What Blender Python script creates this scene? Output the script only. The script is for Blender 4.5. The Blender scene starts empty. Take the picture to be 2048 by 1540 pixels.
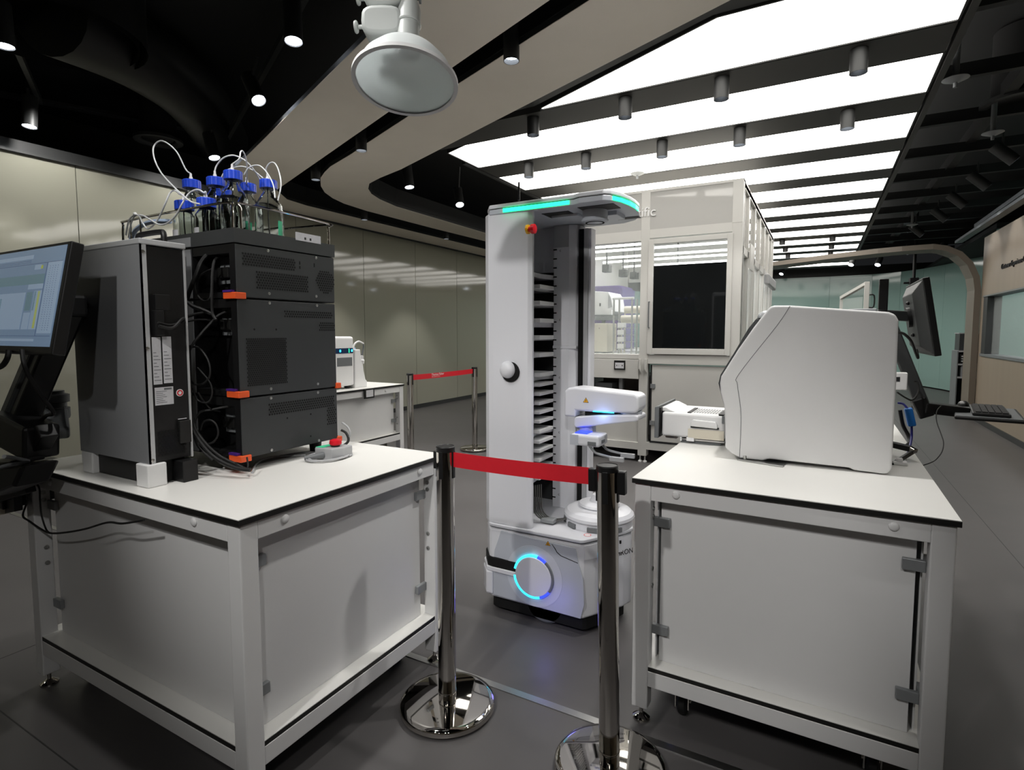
import bpy, bmesh, math, random
from mathutils import Vector, Matrix
random.seed(7)
C = bpy.context.scene.collection
PI = math.pi
# ---------------------------------------------------------------- camera, world, exposure
cam_d = bpy.data.cameras.new('camera'); cam = bpy.data.objects.new('camera', cam_d); C.objects.link(cam)
cam_d.sensor_width = 36.0; cam_d.lens = 1110.0/2048.0*36.0; cam_d.shift_y = -25.0/2048.0
cam_d.clip_start = 0.02; cam_d.clip_end = 100
cam.location = (0, 0, 1.35)
cam.rotation_euler = (math.radians(90)-math.atan(80/1110.0), 0, math.radians(28.96))
bpy.context.scene.camera = cam
sc = bpy.context.scene
sc.view_settings.view_transform = 'Standard'; sc.view_settings.look = 'None'
sc.view_settings.gamma = 1.0; sc.view_settings.use_curve_mapping = False
sc.view_settings.exposure = 0.0
try:
    sc.cycles.max_bounces = 8; sc.cycles.transparent_max_bounces = 12; sc.cycles.transmission_bounces = 8
    sc.cycles.sample_clamp_indirect = 6.0; sc.cycles.caustics_reflective = False; sc.cycles.caustics_refractive = False
    sc.cycles.use_denoising = True
except Exception: pass
w = bpy.data.worlds.new('world'); sc.world = w; w.use_nodes = True
w.node_tree.nodes['Background'].inputs[0].default_value = (0.5, 0.52, 0.55, 1)
w.node_tree.nodes['Background'].inputs[1].default_value = 0.02
PANEL_E = 5.6        # radiance of the luminous ceiling panels
SPOT_W = 45.0        # power of one spotlight
def lin(c): c /= 255.0; return c/12.92 if c <= .04045 else ((c+.055)/1.055)**2.4
def rgb(*c): return tuple(lin(v) for v in c)+(1.0,)
# ---------------------------------------------------------------- materials
MATS = {}
def mat(name, col, rough=.5, metal=0.0, spec=.5, noise=.06, nscale=6.0, emit=None, es=0.0, trans=0.0, ior=1.45, coat=0.0, alpha=1.0, bump=0.0, stretch=None):
    if name in MATS: return MATS[name]
    m = bpy.data.materials.new(name); m.use_nodes = True
    nt = m.node_tree; b = nt.nodes['Principled BSDF']
    c = rgb(*col)
    b.inputs['Roughness'].default_value = rough; b.inputs['Metallic'].default_value = metal
    b.inputs['Specular IOR Level'].default_value = spec; b.inputs['IOR'].default_value = ior
    b.inputs['Transmission Weight'].default_value = trans; b.inputs['Coat Weight'].default_value = coat
    b.inputs['Alpha'].default_value = alpha
    b.inputs['Base Color'].default_value = c
    if noise > 0:
        tc = nt.nodes.new('ShaderNodeTexCoord'); n = nt.nodes.new('ShaderNodeTexNoise')
        n.inputs['Scale'].default_value = nscale; n.inputs['Detail'].default_value = 4
        src = tc.outputs['Object']
        if stretch:
            mp = nt.nodes.new('ShaderNodeMapping'); mp.inputs['Scale'].default_value = stretch
            nt.links.new(src, mp.inputs[0]); src = mp.outputs[0]
        nt.links.new(src, n.inputs['Vector'])
        r = nt.nodes.new('ShaderNodeMapRange'); r.inputs[3].default_value = 1-noise; r.inputs[4].default_value = 1+noise
        nt.links.new(n.outputs['Fac'], r.inputs[0])
        mx = nt.nodes.new('ShaderNodeVectorMath'); mx.operation = 'SCALE'
        mx.inputs[0].default_value = c[:3]; nt.links.new(r.outputs[0], mx.inputs['Scale'])
        nt.links.new(mx.outputs[0], b.inputs['Base Color'])
        if bump > 0:
            bp = nt.nodes.new('ShaderNodeBump'); bp.inputs['Strength'].default_value = bump; bp.inputs['Distance'].default_value = .002
            nt.links.new(n.outputs['Fac'], bp.inputs['Height']); nt.links.new(bp.outputs[0], b.inputs['Normal'])
    if emit:
        b.inputs['Emission Color'].default_value = rgb(*emit); b.inputs['Emission Strength'].default_value = es
    MATS[name] = m; return m
M_floor = mat('floor_vinyl', (80,78,78), .42, noise=.13, nscale=3.5, bump=.05)
M_glassw = mat('painted_glass', (150,149,135), .07, noise=.02, nscale=1.0, spec=.6)
M_teal = mat('teal_glass', (138,166,160), .08, noise=.03, nscale=.6, spec=.6)
M_wood = mat('pale_wood', (138,126,111), .45, noise=.10, nscale=1.3, stretch=(1,6,.5))
M_arch = mat('arch_grey', (112,104,94), .5, noise=.06, nscale=2)
M_plaster = mat('beige_plaster', (236,228,215), .8, noise=.07, nscale=2.2, bump=.1)
M_void = mat('black_ceiling', (8,8,8), .8, noise=.1)
M_dark = mat('dark_grey_metal', (40,41,41), .5, noise=.08)
M_duct = mat('duct_black', (14,14,14), .55, noise=.1)
M_beam = mat('charcoal_beam', (58,57,55), .6, noise=.05)
M_panel = mat('diffuser_white', (250,248,244), .5, noise=0, emit=(255,251,244), es=PANEL_E)
M_lens = mat('lamp_lens', (255,255,255), .3, noise=0, emit=(235,243,255), es=14.0)
M_white = mat('white_powdercoat', (216,216,216), .38, noise=.015, nscale=20)
M_lam = mat('white_laminate', (226,225,221), .32, noise=.015)
M_black = mat('black_core', (22,22,21), .45, noise=.08)
M_chrome = mat('polished_steel', (196,192,186), .045, metal=1.0, noise=.02)
M_steel = mat('brushed_steel', (186,186,184), .28, metal=1.0, noise=.05)
M_rubber = mat('black_rubber', (14,14,14), .6, noise=.1)
M_plas = mat('black_plastic', (16,16,17), .42, noise=.08)
M_box = mat('charcoal_case', (52,54,55), .5, noise=.05, nscale=30)
M_hole = mat('hole_black', (5,5,5), .9, noise=.05)
M_silver = mat('silver_paint', (150,152,155), .42, metal=.35, noise=.03)
M_silver2 = mat('silver_edge', (196,198,200), .35, metal=.35, noise=.03)
M_orange = mat('orange_tab', (226,88,40), .45, noise=.04)
M_red = mat('red_belt', (200,22,38), .6, noise=.06, nscale=60)
M_redp = mat('red_plastic', (205,24,40), .3, noise=.04)
M_yel = mat('yellow_plastic', (232,176,30), .4, noise=.04)
M_blue = mat('blue_cap', (32,72,205), .4, noise=.05)
M_bcab = mat('blue_cable', (30,110,190), .4, noise=.05)
M_green = mat('green_print', (60,190,140), .5, noise=.08)
M_grey = mat('light_grey_plastic', (165,166,168), .45, noise=.03)
M_mgrey = mat('mid_grey_plastic', (105,108,110), .45, noise=.03)
M_clip = mat('grey_clip', (140,143,145), .4, metal=.3, noise=.05)
M_robw = mat('robot_white', (214,215,220), .28, noise=.012)
M_robg = mat('robot_grey', (182,186,194), .32, noise=.012)
M_label = mat('paper_label', (200,200,204), .6, noise=.10, nscale=90)
M_ink = mat('ink', (30,30,32), .6, noise=.1)
M_foam = mat('white_foam', (226,226,226), .65, noise=.04)
M_tube = mat('clear_tubing', (222,224,226), .25, noise=.03)
M_ltube = mat('pale_blue_tubing', (188,208,236), .25, noise=.03)
M_glass = mat('clear_glass', (244,248,247), .0, noise=0, trans=1.0, ior=1.25)
M_pane = mat('thin_pane', (230,238,236), .02, noise=0, alpha=.16, spec=.7)
M_dglass = mat('dark_door_glass', (20,22,23), .04, noise=.05, spec=.5)
M_encl = mat('enclosure_white', (198,197,193), .36, noise=.015)
M_gloss = mat('enclosure_gloss', (180,179,176), .05, noise=.01, spec=.7)
M_purple = mat('purple_case', (70,36,118), .35, noise=.05)
M_cream = mat('cream_case', (206,200,184), .45, noise=.04)
M_hood = mat('hood_grey', (176,180,178), .4, noise=.03)
M_hoodin = mat('hood_inner', (244,247,247), .35, noise=.02)
M_hoodt = mat('hood_clear', (200,206,206), .15, noise=.02, alpha=.75)
def translucent(m, fac):                                # thin milky plastic: lets part of the light through
    nt = m.node_tree; b = nt.nodes['Principled BSDF']; out = nt.nodes['Material Output']
    tr = nt.nodes.new('ShaderNodeBsdfTranslucent'); mx = nt.nodes.new('ShaderNodeMixShader')
    tr.inputs[0].default_value = b.inputs['Base Color'].default_value; mx.inputs[0].default_value = fac
    nt.links.new(b.outputs[0], mx.inputs[1]); nt.links.new(tr.outputs[0], mx.inputs[2]); nt.links.new(mx.outputs[0], out.inputs[0])
M_milky = mat('milky_plastic', (246,249,249), .35, noise=0); translucent(M_milky, .5)
M_warn = mat('warning_orange', (238,170,30), .5, noise=.03)
M_led_g = mat('led_green', (20,220,140), .3, noise=0, emit=(40,245,150), es=2.6)
M_led_gd = mat('led_green_dim', (10,140,90), .3, noise=0, emit=(15,170,95), es=.4)
M_led_c = mat('led_cyan', (60,220,250), .3, noise=0, emit=(50,215,255), es=2.2)
M_led_b = mat('led_blue', (40,60,220), .3, noise=0, emit=(50,70,240), es=1.6)
M_tubel = mat('tube_light', (255,255,255), .3, noise=0, emit=(255,255,252), es=6.0)
M_scr = mat('screen_base', (60,74,92), .2, noise=0, emit=(86,104,124), es=.9)
M_scr2 = mat('screen_pale', (80,95,110), .2, noise=0, emit=(108,124,142), es=.9)
M_scr3 = mat('screen_yellow', (90,95,40), .2, noise=0, emit=(128,136,58), es=.9)
M_scr4 = mat('screen_teal', (50,75,80), .2, noise=0, emit=(76,98,108), es=.9)
M_scr5 = mat('screen_ink', (40,50,70), .2, noise=0, emit=(62,76,100), es=.9)
# ---------------------------------------------------------------- mesh builder
class B:
    def __init__(s): s.bm = bmesh.new(); s.mi = 0
    def _f(s, vs):
        try: f = s.bm.faces.new(vs); f.material_index = s.mi; return f
        except ValueError: return None
    def box(s, x0, x1, y0, y1, z0, z1, M=None):
        ps = [(x0,y0,z0),(x1,y0,z0),(x1,y1,z0),(x0,y1,z0),(x0,y0,z1),(x1,y0,z1),(x1,y1,z1),(x0,y1,z1)]
        v = [s.bm.verts.new(M @ Vector(p) if M else p) for p in ps]
        for q in ((3,2,1,0),(4,5,6,7),(0,1,5,4),(1,2,6,5),(2,3,7,6),(3,0,4,7)): s._f([v[i] for i in q])
        return s
    def bar(s, a, b, wx, wz, up=(0,0,1)):           # box beam from a to b, wx across, wz along 'up'
        a = Vector(a); b = Vector(b); d = (b-a); L = d.length; d.normalize()
        u = Vector(up); x = d.cross(u)
        if x.length < 1e-4: x = d.cross(Vector((1,0,0)))
        x.normalize(); u = x.cross(d)
        M = Matrix((( x.x,d.x,u.x,a.x),(x.y,d.y,u.y,a.y),(x.z,d.z,u.z,a.z),(0,0,0,1)))
        return s.box(-wx/2, wx/2, 0, L, -wz/2, wz/2, M)
    def ring(s, c, x, y, r, seg): return [s.bm.verts.new(c + x*(r*math.cos(2*PI*i/seg)) + y*(r*math.sin(2*PI*i/seg))) for i in range(seg)]
    def lathe(s, prof, o=(0,0,0), ax=(0,0,1), seg=28):
        o = Vector(o); ax = Vector(ax).normalized(); t = Vector((1,0,0)) if abs(ax.x) < .9 else Vector((0,1,0))
        x = ax.cross(t).normalized(); y = ax.cross(x); prev = None; first = True
        for r, h in prof:
            c = o + ax*h
            if r < 1e-6: cur = [s.bm.verts.new(c)]
            else: cur = s.ring(c, x, y, r, seg)
            if prev:
                if len(prev) == 1 and len(cur) > 1:
                    for i in range(seg): s._f([prev[0], cur[(i+1)%seg], cur[i]])
                elif len(cur) == 1 and len(prev) > 1:
                    for i in range(seg): s._f([prev[i], prev[(i+1)%seg], cur[0]])
                elif len(cur) > 1:
                    for i in range(seg): s._f([prev[i], prev[(i+1)%seg], cur[(i+1)%seg], cur[i]])
            prev = cur
        return s
    def cyl(s, a, b, r, r2=None, seg=20):
        a = Vector(a); d = Vector(b)-a; r2 = r if r2 is None else r2
        return s.lathe([(0,0),(r,0),(r2,d.length),(0,d.length)], a, d, seg)
    def tube(s, pts, r, seg=8, n=6, smooth=True):
        P = [Vector(p) for p in pts]
        if smooth and len(P) > 2:
            Q = []
            for i in range(len(P)-1):
                p0 = P[max(i-1,0)]; p1 = P[i]; p2 = P[i+1]; p3 = P[min(i+2,len(P)-1)]
                for k in range(n):
                    t = k/n; Q.append(.5*((2*p1)+(p2-p0)*t+(2*p0-5*p1+4*p2-p3)*t*t+(3*p1-p0-3*p2+p3)*t**3))
            Q.append(P[-1]); P = Q
        d = (P[1]-P[0]).normalized(); x = d.orthogonal().normalized(); prev = None
        for i, p in enumerate(P):
            d = (P[min(i+1,len(P)-1)]-P[max(i-1,0)]).normalized()
            x = (x - d*x.dot(d)).normalized(); y = d.cross(x)
            cur = s.ring(p, x, y, r, seg)
            if prev:
                for k in range(seg): s._f([prev[k], prev[(k+1)%seg], cur[(k+1)%seg], cur[k]])
            else: s._f(cur[::-1])
            prev = cur
        s._f(prev); return s
    def prism(s, poly, a, b, axis='z'):             # poly in the two other axes
        def P(u, v, h): return {'z':(u,v,h),'y':(u,h,v),'x':(h,u,v)}[axis]
        lo = [s.bm.verts.new(P(u,v,a)) for u,v in poly]; hi = [s.bm.verts.new(P(u,v,b)) for u,v in poly]
        n = len(poly)
        s._f(lo[::-1]); s._f(hi)
        for i in range(n): s._f([lo[i], lo[(i+1)%n], hi[(i+1)%n], hi[i]])
        return s
    def loft(s, rings):                              # list of equal-length closed point rings, ends capped
        R = [[s.bm.verts.new(p) for p in r] for r in rings]; n = len(R[0])
        for a, b in zip(R, R[1:]):
            for i in range(n): s._f([a[i], a[(i+1)%n], b[(i+1)%n], b[i]])
        s._f(R[0][::-1]); s._f(R[-1]); return s
    def arc_band(s, c, x, y, r0, r1, a0, a1, th, n=40):   # flat ring sector, thickness th along x cross y
        c = Vector(c); x = Vector(x); y = Vector(y); nrm = x.cross(y); rings = []
        for i in range(n+1):
            t = a0+(a1-a0)*i/n; e = x*math.cos(t)+y*math.sin(t)
            rings.append([c+e*r0, c+e*r1, c+e*r1+nrm*th, c+e*r0+nrm*th])
        return s.loft(rings)
    def sphere(s, c, r, sx=1, sy=1, sz=1, u=16, v=10):
        bmesh.ops.create_uvsphere(s.bm, u_segments=u, v_segments=v, radius=r, matrix=Matrix.Translation(c) @ Matrix.Diagonal((sx,sy,sz,1)))
        return s
    def hexes(s, pts, r, o, ux, uy, th=.0006):        # flat hexagonal holes on a face; o origin, ux uy in-face axes
        o = Vector(o); ux = Vector(ux); uy = Vector(uy); n = ux.cross(uy)
        for a, b in pts:
            c = o+ux*a+uy*b+n*th
            s._f([s.bm.verts.new(c+ux*(r*math.cos(k*PI/3+PI/6))+uy*(r*math.sin(k*PI/3+PI/6))) for k in range(6)])
        return s
    def build(s, name, m, parent=None, bevel=0, seg=2, smooth=False, angle=35):
        bmesh.ops.recalc_face_normals(s.bm, faces=s.bm.faces[:])
        o = Vector((0,0,0)); p = parent
        while p: o += p.location; p = p.parent
        bmesh.ops.translate(s.bm, verts=s.bm.verts[:], vec=-o)
        me = bpy.data.meshes.new(name); s.bm.to_mesh(me); s.bm.free()
        for k in (m if isinstance(m, (list,tuple)) else [m]): me.materials.append(k)
        if smooth:
            me.polygons.foreach_set('use_smooth', [True]*len(me.polygons)); me.set_sharp_from_angle(angle=math.radians(angle))
        ob = bpy.data.objects.new(name, me); C.objects.link(ob)
        if parent: ob.parent = parent
        if bevel:
            bv = ob.modifiers.new('bevel', 'BEVEL'); bv.width = bevel; bv.segments = seg; bv.limit_method = 'ANGLE'
        return ob
def thing(name, label, cat, loc=(0,0,0), group=None):
    o = bpy.data.objects.new(name, None); C.objects.link(o); o.empty_display_size = .05
    o.location = loc; o['label'] = label; o['category'] = cat
    if group: o['group'] = group
    return o
def tag(o, label, cat, group=None):                   # a thing that is one mesh; its origin moves to its base centre
    me = o.data; xs = [v.co for v in me.vertices]
    lo = Vector((min(c.x for c in xs), min(c.y for c in xs), min(c.z for c in xs))); hi = Vector((max(c.x for c in xs), max(c.y for c in xs), max(c.z for c in xs)))
    c = Vector(((lo.x+hi.x)/2, (lo.y+hi.y)/2, lo.z)); me.transform(Matrix.Translation(-c)); o.location = o.location + c
    o['label'] = label; o['category'] = cat
    if group: o['group'] = group
    return o
def struct(o): o['kind'] = 'structure'; return o
def stuff(o): o['kind'] = 'stuff'; return o
def dup(root, loc=None, label=None):
    r = root.copy(); C.objects.link(r)
    if loc is not None: r.location = loc
    if label: r['label'] = label
    for ch in list(root.children):
        c = ch.copy(); C.objects.link(c); c.parent = r
        for g in list(ch.children):
            d = g.copy(); C.objects.link(d); d.parent = c
    return r
def lettering(txt, size, o, ux, uy, th, m, name, parent, align='LEFT', kind_bold=0.0, squeeze=1.0):
    cu = bpy.data.curves.new(name, 'FONT'); cu.body = txt; cu.size = size; cu.align_x = align; cu.extrude = th/2; cu.offset = kind_bold
    cu.resolution_u = 3
    t = bpy.data.objects.new(name, cu); C.objects.link(t)
    dg = bpy.context.evaluated_depsgraph_get(); dg.update()
    me = bpy.data.meshes.new_from_object(t.evaluated_get(dg)); bpy.data.objects.remove(t)
    o = Vector(o); ux = Vector(ux).normalized(); uy = Vector(uy).normalized(); n = ux.cross(uy)
    off = Vector((0,0,0)); p = parent
    while p: off += p.location; p = p.parent
    for v in me.vertices: v.co = o + ux*(v.co.x*squeeze) + uy*v.co.y + n*(v.co.z+th/2) - off
    me.materials.clear(); me.materials.append(m)
    ob = bpy.data.objects.new(name, me); C.objects.link(ob)
    if parent: ob.parent = parent
    return ob
def spot(parent, at, to, power, size=70, col=(1,.98,.95), blend=.5, r=.03):
    l = bpy.data.lights.new('spot_lamp', 'SPOT'); l.energy = power; l.spot_size = math.radians(size); l.spot_blend = blend; l.color = col; l.shadow_soft_size = r
    o = bpy.data.objects.new('spot_lamp', l); C.objects.link(o)
    off = Vector((0,0,0)); p = parent
    while p: off += p.location; p = p.parent
    o.location = Vector(at)-off; o.rotation_euler = (Vector(to)-Vector(at)).to_track_quat('-Z','Y').to_euler()
    o.parent = parent; return o
# ================================================================ the setting
struct(B().box(-8, 4.4, -4, 20, -.1, 0).build('floor', M_floor))
fl = bpy.data.objects['floor']
B().box(-6.2, 2.1, 1.735, 1.765, 0, .003).build('metal_strip', M_steel, fl)['label'] = 'narrow steel joint strip set in the grey floor'
stuff(B().box(-6.2, 2.1, .768, .772, 0, .0006).box(-2.93, -2.926, -3.9, 4, 0, .0006).box(1.07, 1.074, -3.9, 19, 0, .0006).build('floor_seam', M_dark, fl))
wl = struct(B().box(-6.42, -6.27, -4, 20, 0, 3.05).build('wall_left', M_dark))
for k in range(15):
    y = -3.63+1.27*k
    B().box(-6.27, -6.256, y+.004, y+1.266, .07, 2.93).build('glass_panel', M_glassw, wl)
struct(B().box(-6.27, -6.25, -4, 20, 0, .07).build('baseboard_left', M_dark))
struct(B().box(-6.27, -6.22, -4, 20, 2.93, 2.95).build('trim_1', M_dark))
wb = struct(B().box(-6.4, 4.3, 18.3, 18.4, 0, 3.2).build('wall_back', M_dark))
bk = [(-6.25,18.25),(-4.6,18.25),(-3.0,18.25),(-1.4,18.25),(.2,18.25),(1.2,18.1),(1.8,17.7),(2.2,17.1),(2.5,16.3),(2.75,15.4),(3.2,14.4)]
for (ax,ay),(bx,by) in zip(bk, bk[1:]):
    dx, dy = bx-ax, by-ay; L = math.hypot(dx,dy); nx, ny = -dy/L*.02, dx/L*.02
    B().prism([(ax,ay),(bx-dx/L*.005,by-dy/L*.005),(bx+nx,by+ny),(ax+nx,ay+ny)], .03, 2.93).build('glass_panel', M_teal, wb)
# right wall with a long window; a pale room lies behind the glass
wr = struct(B().box(2.131, 2.28, -4, 10.92, 0, 1.03).box(2.131, 2.28, -4, 10.92, 1.88, 2.78).box(2.131, 2.28, 10.72, 10.92, 1.03, 1.88).box(2.131, 2.28, -4, 4.0, 1.03, 1.88).build('wall_right', M_wood))
lettering('Customer Experience Center', .10, (2.131, 9.88, 2.205), (0,-1,0), (0,0,1), .012, M_ink, 'sign_lettering', wr)
struct(B().box(2.115, 2.131, -4, 10.92, 0, .07).build('baseboard_right', M_dark))
w1 = struct(B().box(2.125, 2.29, 10.50, 10.72, 1.03, 1.88).box(2.125, 2.29, 4.0, 4.2, 1.03, 1.88).build('window_1', M_dark))
B().box(2.11, 2.29, 4.0, 10.72, 1.0, 1.035).build('window_sill', M_mgrey, w1)
B().box(2.11, 2.29, 4.0, 10.72, 1.875, 1.895).build('window_head', M_mgrey, w1)
B().box(2.20, 2.206, 4.2, 10.5, 1.035, 1.875).build('pane', M_pane, w1)
struct(B().box(3.3, 3.4, -1, 10.92, 0, 2.9).box(2.28, 3.4, 10.92, 11.0, 0, 2.9).box(2.28,3.4,-1.1,-1,0,2.9).build('wall_side', M_teal))
al = bpy.data.lights.new('added_room_lamp', 'AREA'); al.energy = 120; al.shape = 'RECTANGLE'; al.size = .5; al.size_y = 8
ao = bpy.data.objects.new('added_room_lamp', al); C.objects.link(ao); ao.location = (2.9, 6, 2.85)  # unseen lamp added to light the room behind the glass
struct(B().box(-6.4, 4.4, -4.1, -4.0, 0, 4).build('wall_rear', M_plaster))
struct(B().box(2.28, 4.4, 11.0, 20, 2.93, 3.0).build('trim_2', M_void))
# ---- ceiling: black void, beige soffits, charcoal beams
ce = struct(B().box(-8, 4.4, -4, 20, 3.9, 4.0).box(-8.1,-8,-4,20,3.0,4).box(4.4,4.5,-4,20,0,4).build('ceiling', M_void))
A = [(2.6,.37),(-6.256,4.04),(-6.256,18.2),(-5.68,18.2),(-5.70,8.0),(-5.74,5.0),(-5.68,4.66),(-5.41,4.30),(-2.03,2.885),(2.6,.96)]
Bp = [(2.6,1.13),(-2.11,3.08),(-3.41,3.63),(-3.72,3.77),(-4.20,3.96),(-4.40,4.07),(-4.60,4.20),(-4.84,4.42),(-5.02,4.64),(-5.15,4.88),(-5.24,5.15),(-5.29,5.6),(-5.27,7.0),(-5.2,8.6),(-5.1,18.2),
      (-4.72,18.2),(-4.78,7.87),(-4.78,5.59),(-4.70,5.2),(-4.60,4.95),(-4.47,4.76),(-4.30,4.60),(-4.05,4.49),(-3.66,4.36),(-1.54,3.44),(2.6,1.65)]
for poly in (A, Bp):
    B().prism(poly, 2.95, 2.953).build('beige_soffit', M_plaster, ce)
    B().prism(poly, 2.9535, 2.985).build('soffit_core', M_dark, ce)
    b = B(); n = len(poly)                                   # dark upstand above the soffit's edge
    for i in range(n):
        a, c = Vector(poly[i]+(3.0,)), Vector(poly[(i+1)%n]+(3.0,))
        if poly is A and i in (0,): continue
        b.bar(a+Vector((0,0,.08)), c+Vector((0,0,.08)), .012, .19)
    b.build('soffit_upstand', M_duct, ce)
PY0, PER, PW = 3.385, 1.07, .665
XL, XR = -3.24, .62
def edge_y(x): return 3.44+(x+1.54)*(-.4286)+.06         # front limit beside the diagonal soffit
ordn = ['nearest','second','third','fourth','fifth','sixth','seventh','eighth','ninth','tenth','eleventh','twelfth','thirteenth']
for k in range(13):
    y0 = PY0+PER*k; y1 = y0+PW
    poly = [(XL,y0),(XR,y0),(XR,y1),(XL,y1)]
    if k == 0: poly = [(-.56,y0-.025),(XR,y0-.025),(XR,y1),(-1.98,y1),(-1.96,y1-.04)]
    if k == 1: poly = [(-2.95,y0-.02),(XR,y0),(XR,y1),(XL,y1),(XL,y0+.10)]
    t = thing('ceiling_light', 'luminous white ceiling panel, %s in the row running away over the hall' % ordn[k] if k else 'nearest luminous white ceiling panel, cut off slantwise by the beige soffit', 'light', (-1.3, y0+.33, 3.09), 'luminous ceiling panels')
    B().prism(poly, 3.10, 3.13).build('diffuser', M_panel, t)
    b = B(); n = len(poly)
    for i in range(n):
        b.bar(Vector(poly[i]+(3.115,)), Vector(poly[(i+1)%n]+(3.115,)), .012, .045)
    b.build('frame', M_dark, t)
    B().box(XL, XR-.0, y1+.012, y1+PER-PW-.012 if k else y1+PER-PW-.012, 3.092, 3.30).build('beam', M_beam, ce)
B().prism([(-2.3,3.98),(-2.3,3.86),(-.6,3.12),(.62,2.6),(.62,3.34),(-.58,3.34),(-2.0,3.97)], 3.10, 3.3).build('beam', M_dark, ce)
B().box(XR+.02, XR+.06, 3.0, 17.3, 3.085, 3.2).build('edge_trim', M_beam, ce)
B().box(XL-.06, XL-.02, 4.9, 17.3, 3.085, 3.2).build('edge_trim', M_dark, ce)
for k in range(12):                                          # thin joists going on to the right of the lit field
    y = PY0+PER*k+PW+.2
    B().box(XR+.07, 2.6, y-.03, y+.03, 3.22, 3.32).build('joist', M_duct, ce)
B().box(1.25, 1.33, 3, 18, 3.3, 3.42).build('joist', M_duct, ce)
B().box(1.95, 2.05, 3, 12, 2.86, 2.90).build('joist', M_mgrey, ce)
# portal arch at the end of the right wall
path = [(2.12,10.9,0),(2.12,10.9,1.0),(2.12,10.9,2.0),(2.09,10.89,2.2),(2.0,10.88,2.42),(1.86,10.86,2.58),(1.68,10.84,2.68),(1.5,10.83,2.72),(1.1,10.88,2.72),(.79,10.98,2.72),(.08,11.39,2.72),(-.85,12.04,2.72),(-1.9,12.9,2.72),(-3.0,13.9,2.72)]
b = B(); rings = []
for i, p in enumerate(path):
    a = Vector(path[max(i-1,0)]); c = Vector(path[min(i+1,len(path)-1)]); d = (c-a).normalized()
    out = Vector((0,1,0)); out = (out-d*out.dot(d)).normalized(); s = d.cross(out)
    p = Vector(p); rings.append([p-s*.005, p+s*.075, p+s*.075+out*.5, p-s*.005+out*.5])
b.loft(rings); struct(b.build('trim_3', M_arch, None))
# ---- things on and under the black ceiling
def downlight(label, at, r=.045, h=.14, to=None, power=SPOT_W, lens_back=.0, group='black cylinder spotlights', size=62):
    at = Vector(at); to = Vector(to) if to else at-Vector((0,0,1)); d = (to-at).normalized()
    t = thing('spotlight', label, 'spotlight', at, group)
    B().lathe([(0,-h),(r,-h),(r,0),(r*.93,0),(r*.90,-.012-lens_back),(0,-.012-lens_back)], at, d, 24).build('body', M_dark, t, smooth=True)
    B().lathe([(0,0),(r*.86,0),(r*.86,.004),(0,.004)], at-d*(.010+lens_back), d, 20).build('lens', M_lens, t, smooth=True)
    if power: spot(t, at+d*.02, at+d*1.0, power, size)
    return t
Lsl = ['directly right of the grey hood','left of and below the grey hood','at the bend of the curved slot','in the curved slot beside the glass wall','in the slot beyond the bend']
for (x,y,l) in zip((-1.57,-3.42,-4.46,-5.45,-5.38),(2.83,3.57,4.01,5.72,7.51),Lsl):
    t = downlight('black cylinder spotlight in the soffit slot, '+l, (x,y,2.87), h=.30, lens_back=.02, power=SPOT_W*1.7, size=80)
cols = ['far left','left','centre','right','far right']
for r,(k,xs) in enumerate(((0,(-2.10,-1.33,-.65,.152)),(1,(-2.69,-2.06,-1.32,-.66,.132)),(7,(-.68,.14)),(8,(-.68,.14)),(9,(-.68,.14)))):
    for i,x in enumerate(xs):
        cc = cols[i] if len(xs) == 5 else (cols[i+1] if len(xs) == 4 else ('left','right')[i])
        cc = {'far right':'rightmost'}.get(cc, cc) if len(xs) != 4 else ('leftmost','second','third','rightmost')[i]
        y = PY0+PER*k+PW+(.10 if k < 2 else .2)
        t = downlight('black cylinder spotlight, %s one on the %s charcoal beam between lit panels' % (cc, ordn[k]), (x,y,2.95 if k < 2 else 3.0), h=.148 if k < 2 else .16, lens_back=(.075 if k == 0 else .03), power=SPOT_W if k < 2 else 0, r=.05)
# unseen spots, some matched to shadows, others added to brighten benches, robot and wall
for at, to, pw, sz, bl in (((-1.0,-1.0,2.95),(-1.1,2.3,.75),3.4,52,.6), ((-.25,2.23,2.87),(-.3,2.1,0),2.0,100,.6), ((1.0,1.7,2.87),(.8,1.8,0),.6,90,.7), ((-1.6,1.0,3.0),(-1.75,1.25,0),1.5,105,.6),
                       ((.9,-1.2,2.95),(-1.95,1.0,1.1),1.7,50,.7), ((.5,-1.3,2.95),(-.85,2.3,.35),2.4,32,.6), ((-.3,-1.7,2.95),(-.3,1.8,.5),.2,45,.7),
                       ((-5.6,-.6,3.25),(-6.27,-.5,1.2),1.0,140,.6), ((-5.6,.9,3.25),(-6.27,1.0,1.2),1.0,140,.6), ((-5.6,2.4,3.25),(-6.27,2.5,1.2),1.0,140,.6), ((-5.75,3.7,3.2),(-6.27,3.8,1.2),.6,140,.6)):
    l = spot(None, at, to, SPOT_W*pw, sz, blend=bl, r=.05); l.name = 'unseen_spot'
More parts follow.
